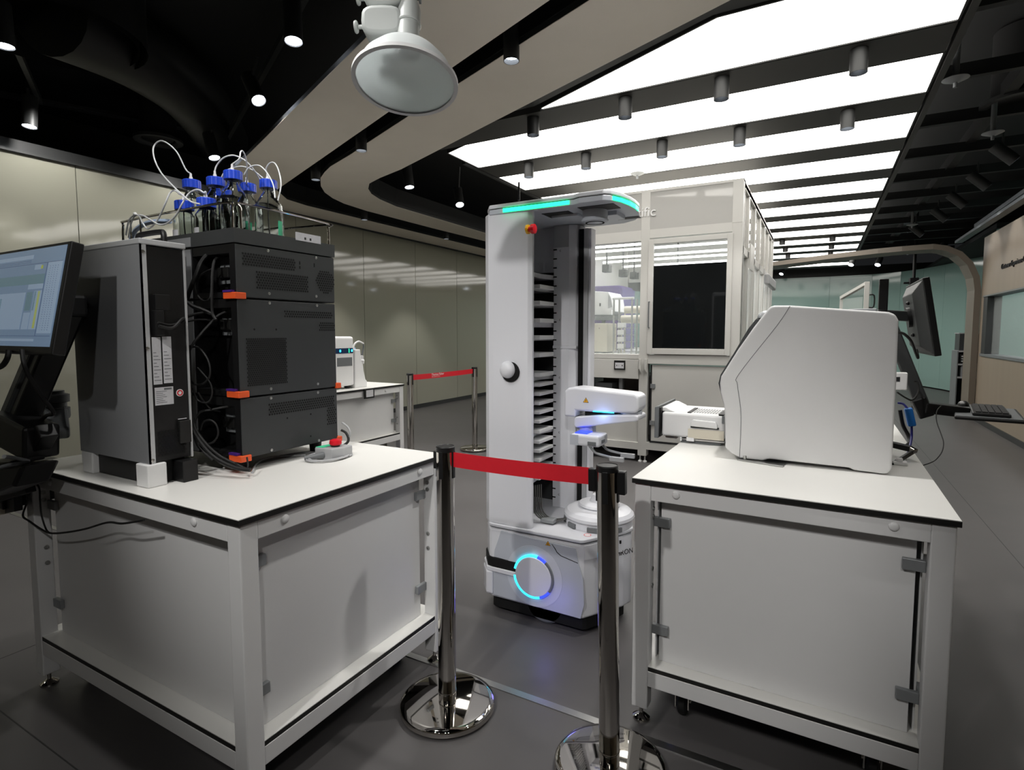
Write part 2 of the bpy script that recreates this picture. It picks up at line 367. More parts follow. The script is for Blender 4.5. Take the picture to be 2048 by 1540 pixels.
# tracks with spots under# tracks with spots under the black ceiling on the left
def track(label, a, b):
    tag(B().bar(a, b, .035, .05).build('light_track', M_dark), label, 'track')
track('black lighting track carrying three spotlights, left of the beige soffit', (-2.2,2.2,3.42), (-6.2,4.15,3.42))
track('black lighting track at the upper left edge of the ceiling', (-3.6,1.1,3.42), (-6.2,2.45,3.42))
for lab, at, to in (('tilted black spotlight nearest the grey hood on the left track',(-2.84,2.41,3.1),(-2.75,2.35,2.4)),
                    ('tilted black spotlight in the middle of the left track',(-3.78,2.87,3.1),(-3.45,2.82,2.6)),
                    ('tilted black spotlight at the far end of the left track, above the blue caps',(-5.3,3.5,3.07),(-5.1,3.5,2.5)),
                    ('black spotlight cut by the left photo edge at the top',(-4.44,1.59,3.1),(-4.4,1.6,2.4)),
                    ('lit spotlight low on the upper left track above the monitor',(-5.96,2.27,3.1),(-5.9,2.2,2.4)),
                    ('tilted spotlight in the opening beyond the curved soffit, the nearer one',(-4.03,4.94,2.95),(-3.9,4.9,2.3)),
                    ('tilted spotlight in the opening beyond the curved soffit, the farther one',(-4.02,5.91,2.95),(-3.8,5.7,2.4))):
    t = downlight(lab, at, r=.055, h=.26, to=to, power=SPOT_W*.8)
    B().cyl(Vector(at)+(Vector(at)-Vector(to)).normalized()*.2, (at[0],at[1],3.42), .012).build('stem', M_dark, t)
for i,(x,y,z) in enumerate(((1.59,7.15,3.0),(1.62,8.29,3.0),(1.6,9.34,3.0),(1.57,10.36,3.0),(1.45,11.6,2.98))):
    t = downlight('tilted black spotlight near the right wall, %s one' % ordn[i], (x,y,z), r=.055, h=.24, to=(x+.45,y,z-.45), power=10)  # each carries a weak lamp and a glowing lens
    B().cyl((x-.1,y,z+.1), (x-.1,y,3.3), .01).build('stem', M_dark, t)
for lab, at in (('small lit spotlight under the far ceiling behind the arch, left one',(1.5,14.0,2.98)),('small lit spotlight under the far ceiling behind the arch, right one',(1.95,13.2,2.86)),
                ('tiny lit spotlight above the far teal glass, beside the white enclosure',(-1.0,17.3,2.97)),('tiny tilted spotlight in the far ceiling, left of a pair',(.55,14.6,2.85)),('tiny tilted spotlight in the far ceiling, right of a pair',(1.05,14.6,2.82))):
    downlight(lab, at, r=.06, h=.2, to=(at[0]-.2,at[1]-.4,at[2]-.6), power=14)
def vent(label, at, r):
    t = thing('air_vent', label, 'vent', at, 'round ceiling vents')
    B().lathe([(r*.7,.02),(r*.8,0),(r,.0),(r,.03),(r*.7,.04),(r*.7,.02)], at).build('rim', M_dark, t, smooth=True)
    B().lathe([(0,.03),(r*.62,.03),(r*.62,.05),(0,.05)], at).build('core', M_duct, t, smooth=True)
    B().lathe([(r*.75,.04),(r*.75,.6),(r*.7,.6),(r*.7,.04)], at).build('duct_neck', M_void, t, smooth=True)
vent('round black ceiling vent above the left glass wall', (-6.0,3.36,3.3), .22)
vent('round grey ceiling vent at the right photo edge', (1.42,6.3,3.28), .28)
for lab, at in (('small disc sprinkler under the third charcoal beam',(-1.8,6.07,3.05)),('disc sprinkler beside the second lit panel, right side',(.75,4.9,3.05)),('disc sprinkler hanging below the right vent',(1.23,6.24,3.02)),('disc sprinkler far away on the right ceiling',(1.22,10.9,3.03))):
    t = thing('sprinkler', lab, 'sprinkler', at, 'ceiling sprinklers')
    B().lathe([(0,.02),(.02,.022),(.075,.03),(.078,.026),(.03,.005),(0,0)], at).build('disc', M_clip, t, smooth=True)
    B().cyl(Vector(at)+Vector((0,0,-.03)), Vector(at)+Vector((0,0,.02)), .012).cyl(Vector(at)+Vector((0,0,.02)), Vector(at)+Vector((0,0,.3)), .02).build('nozzle', M_mgrey, t, smooth=True)
b = B()
for i in range(4): b.bar((-7.2,1.6+.07*i,3.6), (-6.0,4.1+.07*i,3.6), .018, .03)
tag(b.build('cable_tray', M_dark), 'black ladder cable tray across the ceiling at upper left', 'cable tray')
b = B(); b.lathe([(.55,-.0),(.55,.9),(.5,.9),(.5,0)], (-4.6,1.9,3.35), (0,0,1), 36); b.tube([(-4.6,1.9,3.5),(-4.9,2.6,3.6),(-5.3,3.3,3.6),(-6.2,4.2,3.6)], .28, 20)
tag(b.build('air_duct', M_duct, smooth=True), 'bulky black air duct barely visible under the left ceiling', 'duct')
tag(B().bar((2.0,10.8,2.95), (2.0,4,2.98), .05, .05).build('conduit', M_mgrey), 'grey conduit running above the right wooden wall', 'pipe')
# ================================================================ benches
def lab_table(label, x0, x1, y0, y1, h=.86, shelf=.206, sides='yx', rot=0, pivot=None, name='lab_table'):
    t = thing(name, label, 'table', ((x0+x1)/2,(y0+y1)/2,0), 'white lab benches with black edged tops')
    tp = B().box(x0,x1,y0,y1,h-.018,h-.002).build('tabletop', M_black, t, bevel=.001)
    B().box(x0+.001,x1-.001,y0+.001,y1-.001,h-.002,h).build('laminate', M_lam, tp)
    i = .008; L = .055; X0,X1,Y0,Y1 = x0+i,x1-i,y0+i,y1-i; zt = h-.018; zr = shelf-.071
    for cx, sx in ((X0,1),(X1,-1)):
        for cy, sy in ((Y0,1),(Y1,-1)):
            a, c = sorted((cx, cx+sx*L)); d, e = sorted((cy, cy+sy*L))
            lg = B().box(a,c,d,e,.05,zt).build('leg', M_white, t, bevel=.004)
            m = ((a+c)/2,(d+e)/2)
            B().lathe([(0,0),(.03,0),(.03,.006),(.012,.018),(.007,.02),(.007,.052),(0,.052)], (m[0],m[1],0), seg=20).build('levelling_foot', M_chrome, lg, smooth=True)
    for z0, z1 in ((zt-.055,zt),(zr,zr+.055)):
        for y in (Y0, Y1-L): B().box(X0+L,X1-L,y+.0015,y+L-.0015,z0,z1).build('rail', M_white, t, bevel=.002)
        for x in (X0, X1-L): B().box(x+.0015,x+L-.0015,Y0+L,Y1-L,z0,z1).build('rail', M_white, t, bevel=.002)
    sh = B().box(X0+.004,X1-.004,Y0+.004,Y1-.004,shelf-.016,shelf-.002)
    # notch the shelf around the legs: four strips instead of one slab
    sh = B().box(X0+.003,X1-.003,Y0+L,Y1-L,shelf-.016,shelf-.002).box(X0+L,X1-L,Y0+.003,Y0+L,shelf-.016,shelf-.002).box(X0+L,X1-L,Y1-L,Y1-.003,shelf-.016,shelf-.002).build('shelf', M_black, t)
    B().box(X0+.004,X1-.004,Y0+L,Y1-L,shelf-.002,shelf).box(X0+L,X1-L,Y0+.004,Y0+L,shelf-.002,shelf).box(X0+L,X1-L,Y1-L,Y1-.004,shelf-.002,shelf).build('laminate', M_lam, sh)
    g = .022
    py = (Y0+L+.004, Y1-L-.009); px = (X1-L-.009, X0+L+.004)
    for y in py: B().box(X0+L+g,X1-L-g,y,y+.005,shelf+.001,zt-.03).build('side_panel', M_white, t)
    for x in px: B().box(x,x+.005,Y0+L+g,Y1-L-g,shelf+.001,zt-.03).build('side_panel', M_white, t)
    for z in (zt-.155, shelf+.10):
        for xx, s in ((X0+L,1),(X1-L,-1)):
            a, c = sorted((xx, xx+s*.055)); B().box(a,c,Y0+L-.012,Y0+L+.003,z,z+.033).build('panel_clip', M_clip, t, bevel=.002)
        for yy, s in ((Y0+L,1),(Y1-L,-1)):
            a, c = sorted((yy, yy+s*.055)); B().box(X1-L-.003,X1-L+.012,a,c,z,z+.033).build('panel_clip', M_clip, t, bevel=.002)
    for fx in (.165,.835):
        B().sphere((x0+(x1-x0)*fx,Y0,zt-.024),.013,1,.45,1).build('bolt_cap', M_white, t, smooth=True)
        B().sphere((X1,y0+(y1-y0)*fx,zt-.024),.013,.45,1,1).build('bolt_cap', M_white, t, smooth=True)
    for z in (zt-.09,zt-.118,zt-.30,zt-.36):
        B().lathe([(0,0),(.008,0),(.008,.004),(.004,.004),(.003,.001),(0,.001)], (X1-L+.022,Y1-L,z), (0,-1,0), 12).build('bolt', M_steel, t, smooth=True)
        B().lathe([(0,0),(.008,0),(.008,.004),(.004,.004),(.003,.001),(0,.001)], (X0+L,Y0+L-.022,z), (1,0,0), 12).build('bolt', M_steel, t, smooth=True)
    for cx in (x0+.16, x1-.16):
        for cy in (y0+.12, y1-.14):
            ca = B().lathe([(.0,-.016),(.042,-.016),(.05,-.010),(.05,.010),(.042,.016),(0,.016)], (cx,cy+.015,.05), (1,0,0), 24).build('caster', M_rubber, t, smooth=True)
            B().lathe([(0,.125),(.045,.125),(.047,.118),(.035,.098),(0,.095)], (cx,cy,0), seg=20).box(cx-.024,cx-.020,cy-.02,cy+.04,.035,.105).box(cx+.020,cx+.024,cy-.02,cy+.04,.035,.105).cyl((cx-.027,cy+.015,.05),(cx+.027,cy+.015,.05),.009).box(cx-.03,cx+.03,cy-.03,cy+.03,.125,zr).build('caster_fork', M_chrome, ca, smooth=True)
    if rot:
        px_, py_ = pivot; o = t.location; ca_, sa_ = math.cos(rot), math.sin(rot); dx, dy = o.x-px_, o.y-py_
        t.location = (px_+dx*ca_-dy*sa_, py_+dx*sa_+dy*ca_, 0); t.rotation_euler.z = rot
    return t
TL = lab_table('white bench at left carrying the black instrument stack and bottles', -2.59, -1.313, .895, 1.811)
TR = lab_table('white bench at right carrying the big white rounded instrument', -.54, .342, 1.815, 3.75, rot=math.radians(-.8), pivot=(-.54,1.815))
TF = lab_table('small white bench in the background behind the black stack', -4.4, -3.462, 2.6, 4.13, shelf=.40)
t = thing('sign_holder', 'small black framed card hanging on the far bench edge', 'sign', (-3.455,3.646,.775), 'black framed card holders')
B().box(-3.462,-3.450,3.585,3.707,.772,.858).build('frame', M_black, t, bevel=.002)
B().box(-3.450,-3.4485,3.603,3.690,.785,.845).build('card', M_label, t)
# barrier posts
def make_post():
    t = thing('barrier_post', '', 'barrier post', (0,0,0), 'polished steel barrier posts')
    B().lathe([(0,.008),(.160,.008),(.170,.010),(.170,.024),(.166,.030),(.150,.034),(.08,.040),(.034,.043),(0,.043)], seg=64).build('base', M_chrome, t, smooth=True, angle=50)
    B().lathe([(0,0),(.155,0),(.155,.009),(0,.009)], seg=48).build('base_ring', M_rubber, t, smooth=True)
    B().lathe([(.0315,.043),(.0315,.94),(0,.94)], seg=40).build('pole', M_chrome, t, smooth=True)
    B().lathe([(.0318,.062),(.0328,.064),(.0328,.068),(.0318,.070)], seg=40).build('collar', M_chrome, t, smooth=True)
    B().lathe([(0,.937),(.0335,.937),(.0335,.953),(.031,.956),(.029,.954),(0,.954)], seg=40).build('cap', M_plas, t, smooth=True)
    for a in range(4):
        c, s = math.cos(a*PI/2+.12), math.sin(a*PI/2+.12)
        M = Matrix(((c,-s,0,0),(s,c,0,0),(0,0,1,0),(0,0,0,1)))
        B().box(.0300,.0345,-.008,.008,.845,.94,M).build('belt_slot', M_plas, t, bevel=.001)
    return t
p0 = make_post(); p0.location = (-1.13,1.561,0); p0['label'] = 'steel barrier post between the left bench and the robot'
p1 = dup(p0, (-.523,1.568,0), 'steel barrier post in front of the right bench, cut by the bottom edge'); p1.rotation_euler = (0,math.radians(-1.15),0)
p2 = dup(p0, (-3.46,4.21,0), 'distant steel barrier post at the corner of the far bench')
p3 = dup(p0, (-3.44,5.33,0), 'distant steel barrier post just left of the robot')
for x in (-.0575,.0345):
    o = B().box(x,x+.023,-.012,.012,.872,.942).build('belt_clip', M_plas, None, bevel=.003); o.parent = p1
o = B().box(-.046,-.034,-.010,.010,.872,.935).build('belt_clip', M_plas, None, bevel=.003); o.parent = p0
def belt(label, a, c, z0, z1, z2, z3, n=14, sag=.004):
    rings = []; a = Vector(a); c = Vector(c); d = (c-a).normalized(); s = Vector((-d.y,d.x,0))*.0007
    for i in range(n+1):
        u = i/n; p = a.lerp(c,u); k = -sag*4*u*(1-u); lo = z0+(z2-z0)*u+k; hi = z1+(z3-z1)*u+k
        rings.append([p-s+Vector((0,0,lo)), p+s+Vector((0,0,lo)), p+s+Vector((0,0,hi)), p-s+Vector((0,0,hi))])
    t = thing('barrier_belt', label, 'barrier belt', (a.x,a.y,z0), 'red barrier belts')
    B().loft(rings).build('webbing', M_red, t, smooth=True)
    return t
belt('red belt stretched between the two near barrier posts', (-1.097,1.561,0), (-.596,1.567,0), .885, .937, .889, .941)
bt = belt('red belt with white lettering between the two distant posts', (-3.476,4.25,0), (-3.442,5.296,0), .885, .937, .885, .937)
lettering('Thermo Fisher', .034, (-3.4655,4.56,.908), (.0325,1,0), (0,0,1), .001, M_white, 'belt_lettering', bt)
lettering('S C I E N T I F I C', .018, (-3.4655,4.565,.891), (.0325,1,0), (0,0,1), .001, M_white, 'belt_lettering', bt)
# ================================================================ left bench: column oven, module stack, bottles
HT = .86
def screws(b, pts, x, r=.0055):
    for y, z in pts: b.lathe([(0,0),(r,0),(r,.0015),(r*.5,.002),(r*.4,.0005),(0,.0005)], (x,y,z), (1,0,0), 10)
    return b
def hexgrid(y0, y1, z0, z1, p=.0105, keep=None):
    out = []; r = 0; z = z0
    while z <= z1:
        y = y0+(p/2 if r % 2 else 0)
        while y <= y1:
            if keep is None or keep(y, z): out.append((y, z))
            y += p
        z += p*.866; r += 1
    return out
# tall silver column oven on four white blocks
t = thing('column_oven', 'tall silver instrument tower standing on white foam blocks, left of the black stack', 'instrument', (-2.05,1.03,.93))
B().box(-2.27,-1.839,.962,1.094,.936,1.62).build('case', M_plas, t, bevel=.002)
B().box(-2.272,-1.835,.957,.962,.934,1.622).build('side_panel', M_silver, t)
B().box(-1.839,-1.835,.957,.975,.934,1.622).build('edge_strip', M_silver2, t)
B().box(-1.839,-1.835,1.090,1.096,.934,1.622).build('edge_strip', M_silver2, t)
B().prism([(-2.274,1.622),(-1.832,1.622),(-1.832,1.640),(-2.274,1.640)], .954, 1.098, 'y').build('top_cover', M_silver2, t, bevel=.003)
b = B(); b.tube([(-2.02,1.05,1.64),(-2.02,1.05,1.668),(-2.0,1.05,1.676),(-1.89,1.05,1.676),(-1.87,1.05,1.668),(-1.87,1.05,1.64)], .009, 10, 5).build('handle', M_plas, t, smooth=True)
xb = -1.8350
B().hexes([(y,z) for y,z in hexgrid(.99,1.075,.955,1.03,.0095)], .0042, (xb-.003,0,0), (0,1,0), (0,0,1), .0032).build('vent_holes', M_hole, t)
bpy.data.objects['vent_holes']['kind'] = 'stuff'
for y0,y1,z0,z1 in ((.981,1.008,1.185,1.335),(1.013,1.041,1.187,1.337)):
    l = B().box(xb-.004,xb-.0032,y0,y1,z0,z1).build('rating_label', M_label, t)
    b = B()
    for k in range(9): b.box(xb-.0032,xb-.0029,y0+.003,y1-.003-(k%3)*.006,z0+.012+k*.011,z0+.014+k*.011)
    b.build('print', M_mgrey, l)
l = B().box(xb-.004,xb-.0032,.983,1.041,1.118,1.175).build('rating_label', M_label, t)
b = B()
for k in range(7): b.box(xb-.0032,xb-.0029,.987,1.02-(k%3)*.006,1.125+k*.006,1.1265+k*.006)
b.box(xb-.0032,xb-.0029,1.012,1.036,1.166,1.172).build('print', M_mgrey, l)
s = B().lathe([(0,0),(.012,0),(.012,.001),(0,.001)], (xb-.0045,1.062,1.152), (1,0,0), 20).build('round_sticker', M_foam, t)
B().arc_band((xb-.0034,1.062,1.152),(0,1,0),(0,0,1),.006,.0095,0,2*PI,.0006,24).build('print', M_redp, s)
B().box(xb-.006,xb+.012,.99,1.035,1.42,1.47).box(xb-.006,xb+.02,.985,1.01,1.34,1.42).build('connector', M_plas, t, bevel=.002)
B().box(xb-.004,xb+.008,1.05,1.088,.985,1.06).build('power_inlet', M_black, t, bevel=.002)
B().box(xb-.004,xb-.002,1.052,1.08,1.064,1.0665).build('inlet_label', M_label, t)
screws(B(), [(.966,1.60),(.966,1.30),(.966,.945)], xb, .006).build('screw', M_steel, t, smooth=True)
B().box(-2.2,-1.86,.975,1.08,.862,.935).build('drip_base', M_plas, t)
blk = None
for lab,(x,y) in (('white foam block under the near right corner of the silver tower',(-1.862,.975)),('white foam block under the left end of the silver tower',(-2.225,.985))):
    tag(B().box(x-.034,x+.034,y-.03,y+.03,HT,.934).build('foam_block', M_foam, None, bevel=.004), lab, 'block', 'foam blocks under the silver tower')
t = thing('power_brick', 'small white plastic box with two sockets on the left bench, behind a foam block', 'box', (-2.36,1.06,HT))
B().box(-2.42,-2.30,1.02,1.10,HT,.905).build('case', M_foam, t, bevel=.004)
for x in (-2.385,-2.35): B().box(x-.006,x+.006,1.0185,1.021,.868,.885).build('socket', M_mgrey, t)
tag(B().box(-1.86,-1.80,1.04,1.09,HT,.93).build('bracket', M_plas, None, bevel=.003), 'black metal bracket on the bench between silver tower and black stack', 'bracket')
tag(B().box(-2.05,-1.99,1.125,1.15,HT,1.66).build('side_rail', M_silver), 'upright silver rail between the silver tower and the black stack', 'rail')
# black modules
SX0, SX1, SY0, SY1 = -2.36, -1.745, 1.212, 1.648
def module(label, z0, z1, name='pump_module'):
    t = thing(name, label, 'instrument', ((SX0+SX1)/2,(SY0+SY1)/2,z0), 'stacked black instrument modules')
    zc = z0+(z1-z0)
    B().box(SX0,-1.985,SY0,SY1,z0,z1).box(-1.985,SX1,SY0+.07,SY1,z0,z1).box(-1.985,-1.775,SY0+.001,SY0+.07,z0,z0+.02).box(-1.985,-1.775,SY0+.001,SY0+.07,z1-.03,z1).build('case', M_plas, t)
    B().box(SX0,-1.992,SY0-.003,SY0,z0+.004,z1-.004).build('side_panel', M_silver, t)
    B().box(-1.775,SX1,SY0,SY0+.07,z0,z1).build('corner_post', M_plas, t)
    B().box(SX1,SX1+.004,SY0,SY1,z0+.002,z1-.002).build('rear_panel', M_box, t, bevel=.0015)
    return t
xr = SX1+.004
def holes(t, pts, r=.0042):
    o = B().hexes(pts, r, (xr,0,0), (0,1,0), (0,0,1)).build('vent_holes', M_hole, t); o['kind'] = 'stuff'; return o
def tab(t, z, far=False):
    if far: B().box(xr-.03,xr+.006,SY1-.005,SY1+.02,z-.011,z+.011).build('release_tab', M_orange, t, bevel=.002)
    else:
        o = B().box(-1.80,xr+.008,SY0-.012,SY0+.03,z-.011,z+.011).build('release_tab', M_orange, t, bevel=.002)
        B().box(-1.80,xr-.012,SY0-.013,SY0+.0,z+.012,z+.019).build('tab_cap', M_purple, o)
def inlet(t, z):
    p = B().box(-1.91,-1.787,SY0+.055,SY0+.068,z-.045,z+.05).build('inlet_plate', M_mgrey, t)
    B().box(-1.905,-1.845,SY0+.040,SY0+.056,z-.025,z+.012).build('power_socket', M_black, p, bevel=.002)
    B().box(-1.822,-1.79,SY0+.052,SY0+.056,z-.042,z+.03).build('rating_label', M_label, p)
    b = B()
    for k in range(7): b.box(-1.819,-1.795-(k%3)*.005,SY0+.0515,SY0+.0522,z-.036+k*.009,z-.033+k*.009)
    b.build('print', M_mgrey, p)
m = module('black instrument module, lowest of the stack, behind the red stop button', .91, 1.122)
holes(m, hexgrid(1.325,1.632,1.052,1.093)+hexgrid(1.596,1.638,.978,1.05))
screws(B(), [(1.333,1.112),(1.549,1.112),(1.329,.921),(1.548,.919)], xr).build('screw', M_steel, m, smooth=True)
B().hexes([(1.401,1.029),(1.511,1.03),(1.508,.943)], .004, (xr,0,0),(0,1,0),(0,0,1)).build('bolt_hole', M_hole, m)
tab(m, .911); tab(m, .907, True); inlet(m, 1.03)
for x in (-2.3,-1.82):
    for y in (1.26,1.60): B().cyl((x,y,HT),(x,y,.911),.022,.026).build('foot', M_rubber, m, smooth=True)
m = module('black instrument module, tallest and middle one of the stack', 1.126, 1.466)
holes(m, hexgrid(1.404,1.630,1.41,1.431)+hexgrid(1.567,1.643,1.36,1.388)+hexgrid(1.243,1.406,1.165,1.333,.0085), .0038)
screws(B(), [(1.339,1.456),(1.555,1.456),(1.334,1.146),(1.55,1.146)], xr).build('screw', M_steel, m, smooth=True)
B().hexes([(1.274,1.361),(1.364,1.361)], .0042, (xr,0,0),(0,1,0),(0,0,1)).build('bolt_hole', M_hole, m)
o = B().hexes(hexgrid(-1.855,-1.79,1.15,1.325,.0085), .0036, (0,SY0+.0665,0), (1,0,0), (0,0,1)).build('vent_holes', M_mgrey, m); o['kind'] = 'stuff'
tab(m, 1.136); tab(m, 1.131, True); inlet(m, 1.385)
m = module('black instrument module, topmost of the stack, with a round fan grille', 1.470, 1.652)
holes(m, hexgrid(1.239,1.457,1.585,1.622)+hexgrid(1.291,1.515,1.508,1.568)+hexgrid(1.555,1.645,1.50,1.60,.0105,lambda y,z: math.hypot(y-1.600,(z-1.552))<.046))
screws(B(), [(1.339,1.642),(1.556,1.642),(1.339,1.490),(1.553,1.492)], xr).build('screw', M_steel, m, smooth=True)
B().box(xr,xr+.0008,1.476,1.480,1.608,1.62).box(xr,xr+.0008,1.476,1.480,1.592,1.602).box(xr,xr+.0008,1.545,1.549,1.605,1.62).build('slot', M_hole, m)
tab(m, 1.476); inlet(m, 1.57)
# solvent tray with wire rail
t = thing('solvent_tray', 'black tray with wire railing on top of the module stack, holding the bottles', 'tray', ((SX0+SX1)/2,(SY0+SY1)/2,1.655))
B().box(SX0,SX1+.006,SY0-.004,SY1+.004,1.655,1.668).box(SX0,SX1+.006,SY0-.004,SY0,1.668,1.704).box(SX0,SX1+.006,SY1,SY1+.004,1.668,1.704).box(SX1+.002,SX1+.006,SY0,SY1,1.668,1.704).box(SX0,SX0+.004,SY0,SY1,1.668,1.704).build('tray_body', M_box, t)
B().box(-2.36,-1.985,SY0-.006,SY0-.004,1.657,1.690).build('side_panel', M_silver, t)
rr = .0042; z0, z1 = 1.70, 1.792
B().tube([(-1.765,1.222,z0),(-1.765,1.222,z1-.02),(-1.78,1.222,z1),(-1.95,1.222,z1+.004),(-2.42,1.222,z1),(-2.455,1.222,z1-.015),(-2.46,1.222,z0-.02)], rr, 8, 5).build('wire_rail', M_chrome, t, smooth=True)
B().tube([(-1.752,1.245,z0),(-1.752,1.245,z1-.02),(-1.752,1.262,z1),(-1.752,1.615,z1-.004),(-1.752,1.632,z1-.02),(-1.752,1.634,z0)], rr, 8, 5).build('wire_rail', M_chrome, t, smooth=True)
B().tube([(-1.765,1.644,z0),(-1.765,1.644,z1-.022),(-1.78,1.644,z1-.005),(-2.3,1.644,z1-.005),(-2.36,1.644,z0)], rr, 8, 5).build('wire_rail', M_chrome, t, smooth=True)
for x in (-2.33,-2.40): B().tube([(x,1.222,z1),(x,1.222,z0-.01)], rr*.8, 6).build('wire_post', M_chrome, t, smooth=True)
l = B().box(xr+.0022,xr+.0034,1.46,1.58,1.698,1.728).build('tray_label', M_label, t)
B().box(xr+.0034,xr+.0038,1.50,1.508,1.704,1.713).box(xr+.0034,xr+.0038,1.525,1.533,1.704,1.713).build('print', M_ink, l)
# bottles
def bottle(label, x, y, H, R, paper=None, z=1.668):
    t = thing('solvent_bottle', label, 'bottle', (x,y,z), 'clear solvent bottles with blue caps')
    n = .021
    prof = [(0,.003),(R-.008,0),(R,.008),(R,H*.56),(R*.95,H*.64),(R*.62,H*.76),(n,H*.83),(n,H*.90),(n-.004,H*.90),(n-.004,H*.83),(R*.58,H*.755),(R*.9,H*.64),(R-.004,H*.55),(R-.004,.012),(R-.012,.006),(0,.007)]
    B().lathe(prof, (x,y,z), seg=36).build('glass_body', M_glass, t, smooth=True, angle=60)
    b = B(); nn = 40; zt = z+H; zb = z+H-.032; Rc = .033
    rings = []
    for zz, rs in ((zb,1),(zt-.003,1),(zt,.93)):
        rings.append([Vector((x+math.cos(2*PI*i/nn)*Rc*rs*(1 if i%2 else .965), y+math.sin(2*PI*i/nn)*Rc*rs*(1 if i%2 else .965), zz)) for i in range(nn)])
    c = b.loft(rings).build('cap', M_blue, t)
    B().cyl((x,y,zt),(x,y,zt+.002),.022).cyl((x-.004,y,zt),(x-.004,y,zt+.014),.0075,.006,12).cyl((x-.004,y,zt+.014),(x-.004,y,zt+.027),.0045,.004,10).build('tube_fitting', M_foam, c, smooth=True)
    B().lathe([(n+.001,H*.855),(n+.005,H*.858),(n+.001,H*.862)], (x,y,z), seg=24).build('drip_ring', M_glass, t, smooth=True)
    B().tube([(x-.004,y,zt),(x-.006,y,z+H*.5),(x+.004,y,z+.02)], .0022, 6).build('dip_tube', M_tube, t, smooth=True)
    if paper:
        kind, a, w = paper; r2 = R+.0006
        z0_, z1_ = (z+.02, z+H*.36) if kind == 'white' else ((z+.03, z+H*.42) if kind == 'green' else (z+H*.62,z+H*.66))
        m_ = {'white':M_label,'green':M_green,'band':M_label}[kind]
        rr_ = r2 if kind != 'band' else R*.86
        rings = [[Vector((x+math.cos(a+w*(i/8-.5))*q, y+math.sin(a+w*(i/8-.5))*q, zz)) for q,zz in ((rr_,z0_),(rr_,z1_),(rr_+.0008,z1_),(rr_+.0008,z0_))] for i in range(9)]
        B().loft(rings).build('bottle_label' if kind != 'green' else 'scale_print', m_, t)
    return t
Hh, Rr = .277, .053
bottle('tall clear bottle with blue cap, leftmost of the tall ones, under the big tubing loop', -2.178,1.339,Hh,Rr)
bottle('tall clear bottle with blue cap, second tall one from the left', -2.062,1.363,Hh,Rr)
bottle('tall clear bottle with white band at the shoulder, at the near tray corner', -1.937,1.350,Hh+.004,Rr, ('band',-1.2,1.3))
bottle('tall clear bottle half hidden behind the one at the near tray corner', -2.035,1.480,Hh,Rr, ('green',-.6,.35))
bottle('tall clear bottle with blue cap, rightmost of all, green print on its side', -1.915,1.485,Hh,Rr, ('green',.15,.4))
bottle('tall clear bottle at the back of the tray, seen through the others', -2.197,1.480,Hh,Rr)
bottle('short clear bottle with white paper label, leftmost, behind the wire rail', -2.104,1.262,.172,.040, ('white',-1.9,1.5))
bottle('short clear bottle with white paper label, right one of the two short bottles', -1.990,1.276,.172,.042, ('white',-1.9,1.3))
# clear tubing between caps
def tube_thing(label, pts, r, m, name='tubing', cat='tubing', group=None):
    return tag(B().tube(pts, r, 8, 8).build(name, m, None, smooth=True), label, cat, group)
G = 'clear tubes from the bottle caps'
tube_thing('clear tube looping highest and leftmost, from the leftmost tall bottle', [(-2.182,1.339,1.972), (-2.1998,1.33,1.9897), (-2.224,1.31,2.0567), (-2.2945,1.3,2.1032), (-2.3367,1.29,2.0878), (-2.304,1.27,2.0331), (-2.2254,1.25,1.9601), (-2.1043,1.23,1.8827), (-1.9987,1.22,1.8217), (-1.9403,1.22,1.8047)], .0028, M_tube, group=G)
tube_thing('clear tube arching from the second tall bottle towards the rightmost cap', [(-2.066,1.363,1.972), (-2.0609,1.37,1.9955), (-2.031,1.38,2.022), (-1.9989,1.4,2.0302), (-1.9621,1.42,2.0113), (-1.9513,1.45,1.9815), (-1.9574,1.48,1.9512)], .0028, M_tube, group=G)
tube_thing('clear tube rising to a narrow peak above the near corner bottle', [(-1.941,1.350,1.976), (-1.9133,1.36,1.9938), (-1.9174,1.37,2.0207), (-1.9194,1.38,2.0293), (-1.9308,1.4,2.0144), (-1.9516,1.42,1.9834), (-1.9992,1.45,1.9342)], .0026, M_tube, group=G)
tube_thing('clear tube arching low from behind the second tall bottle to the right', [(-2.0872,1.4,1.9532), (-2.0721,1.41,1.9824), (-2.0393,1.42,1.9938), (-1.9921,1.43,1.9955), (-1.9602,1.45,1.9827), (-1.9261,1.47,1.9524)], .0024, M_tube, group=G)
tube_thing('clear tube bowing over from the near corner bottle down to the rightmost bottle', [(-1.9432,1.4,1.9493), (-1.9352,1.41,1.973), (-1.9101,1.42,1.9851), (-1.8831,1.43,1.9801), (-1.8418,1.43,1.9429), (-1.8155,1.43,1.899), (-1.7965,1.42,1.8506)], .0024, M_tube, group=G)
tube_thing('clear tube rising from the rightmost cap and dropping on its right side', [(-1.919,1.485,1.972), (-1.9198,1.48,1.9884), (-1.8953,1.48,2.0079), (-1.8665,1.48,2.0018), (-1.845,1.48,1.9668), (-1.8234,1.47,1.9128), (-1.8305,1.46,1.8534)], .0026, M_tube, group=G)
tube_thing('white tube drooping from the leftmost short cap to the left end of the tray', [(-2.108,1.262,1.866), (-2.1115,1.25,1.8661), (-2.1221,1.24,1.878), (-2.1374,1.23,1.8685), (-2.1463,1.215,1.8263), (-2.1802,1.21,1.7795), (-2.2165,1.205,1.7506), (-2.2449,1.2,1.7431), (-2.2735,1.2,1.7681), (-2.2922,1.2,1.7925), (-2.3228,1.2,1.8012), (-2.367,1.2,1.7846), (-2.4136,1.21,1.7344)], .0030, M_tube, group=G)
